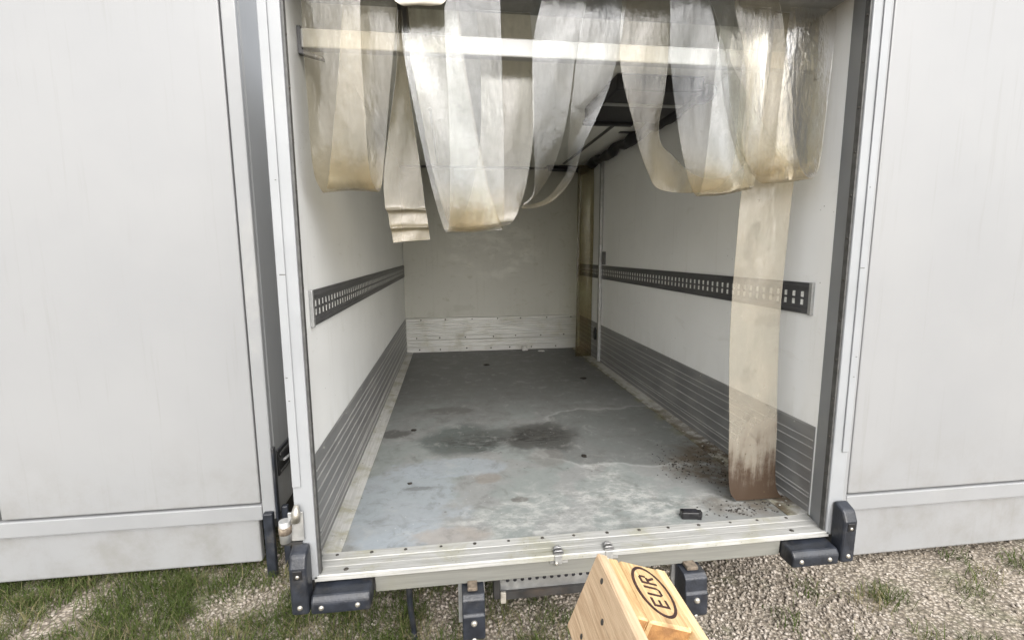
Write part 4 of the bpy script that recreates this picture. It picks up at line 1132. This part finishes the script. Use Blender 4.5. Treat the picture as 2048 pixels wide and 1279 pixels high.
def scatter_mesh(name, verts, faces, tone, mat):
    me = bpy.data.meshes.new(name)
    nv, nf, k = len(verts), len(faces), faces.shape[1]
    me.vertices.add(nv); me.vertices.foreach_set('co', verts.astype(np.float32).ravel())
    me.loops.add(nf * k); me.loops.foreach_set('vertex_index', faces.astype(np.int32).ravel())
    me.polygons.add(nf)
    me.polygons.foreach_set('loop_start', (np.arange(nf) * k).astype(np.int32))
    me.polygons.foreach_set('loop_total', np.full(nf, k, np.int32))
    me.update(calc_edges=True)
    at = me.attributes.new('tone', 'FLOAT', 'POINT')
    at.data.foreach_set('value', tone.astype(np.float32))
    me.materials.append(M[mat])
    o = bpy.data.objects.new(name, me)
    COL.objects.link(o)
    return o

# pebbles: jittered octahedra
n = 70000
px = np.concatenate([rng.uniform(-1.0, 1.6, n * 6 // 10), rng.uniform(-3.2, 5.0, n - n * 6 // 10)])
py = np.concatenate([rng.uniform(1.35, 2.6, n * 6 // 10), rng.uniform(0.9, 3.4, n - n * 6 // 10)])
keep = rng.random(n) > 0.55 * grass_density(px, py)
px, py = px[keep], py[keep]; n = len(px)
size = 0.0021 + 0.011 * rng.random(n) ** 4.5
ang = rng.uniform(0, 6.283, n)
base = np.array([(1, 0, 0), (0, 1, 0), (-1, 0, 0), (0, -1, 0), (0, 0, 0.75), (0, 0, -0.5)], float)
jit = rng.uniform(0.65, 1.3, (n, 6, 3))
loc = base[None] * jit * size[:, None, None] + rng.uniform(-.18, .18, (n, 6, 3)) * size[:, None, None]
ca_, sa_ = np.cos(ang)[:, None], np.sin(ang)[:, None]
X = loc[..., 0] * ca_ - loc[..., 1] * sa_ * 0.8 + px[:, None]
Yv = loc[..., 0] * sa_ + loc[..., 1] * ca_ * 0.8 + py[:, None]
Z = loc[..., 2] + (size * 0.3)[:, None]
V_ = np.stack([X, Yv, Z], -1).reshape(-1, 3)
tri = np.array([(0, 1, 4), (1, 2, 4), (2, 3, 4), (3, 0, 4), (1, 0, 5), (2, 1, 5), (3, 2, 5), (0, 3, 5)])
F_ = (tri[None] + (np.arange(n) * 6)[:, None, None]).reshape(-1, 3)
tag(scatter_mesh('gravel', V_, F_, np.repeat(rng.random(n) ** 1.3, 6), 'pebble'), 'beige and grey gravel covering the yard', 'gravel', kind='stuff')

# grass blades: bent two-segment strips in clumps
n = 70000
cxy = np.stack([rng.uniform(-2.4, 2.6, 2600), rng.uniform(0.9, 2.7, 2600)], 1)
cxy = cxy[rng.random(len(cxy)) < grass_density(cxy[:, 0], cxy[:, 1]) + 0.03]
ci = rng.integers(0, len(cxy), n)
gx = cxy[ci, 0] + rng.normal(0, 0.035, n); gy = cxy[ci, 1] + rng.normal(0, 0.035, n)
h = rng.uniform(0.018, 0.070, n); a = rng.uniform(0, 6.283, n); wd = rng.uniform(0.0008, 0.0016, n); lean = rng.uniform(0.15, 1.3, n) * h
dx, dy = np.cos(a), np.sin(a)
def pt(f, side):
    return np.stack([gx + dx * lean * f ** 1.8 - dy * wd * side, gy + dy * lean * f ** 1.8 + dx * wd * side, h * f * (1 - 0.25 * f)], -1)
V_ = np.stack([pt(0, -1), pt(0, 1), pt(0.55, 0.9), pt(0.55, -0.9), pt(1.0, 0.12), pt(1.0, -0.12)], 1).reshape(-1, 3)
q = np.array([(0, 1, 2, 3), (3, 2, 4, 5)])
F_ = (q[None] + (np.arange(n) * 6)[:, None, None]).reshape(-1, 4)
ctone = rng.random(len(cxy)) * 0.5
tone = np.clip(ctone[ci] + rng.random(n) * 0.5, 0, 1)
tag(scatter_mesh('grass', V_, F_, np.repeat(tone, 6), 'grass_blade'), 'patchy green and straw coloured grass growing through gravel', 'grass', kind='stuff')
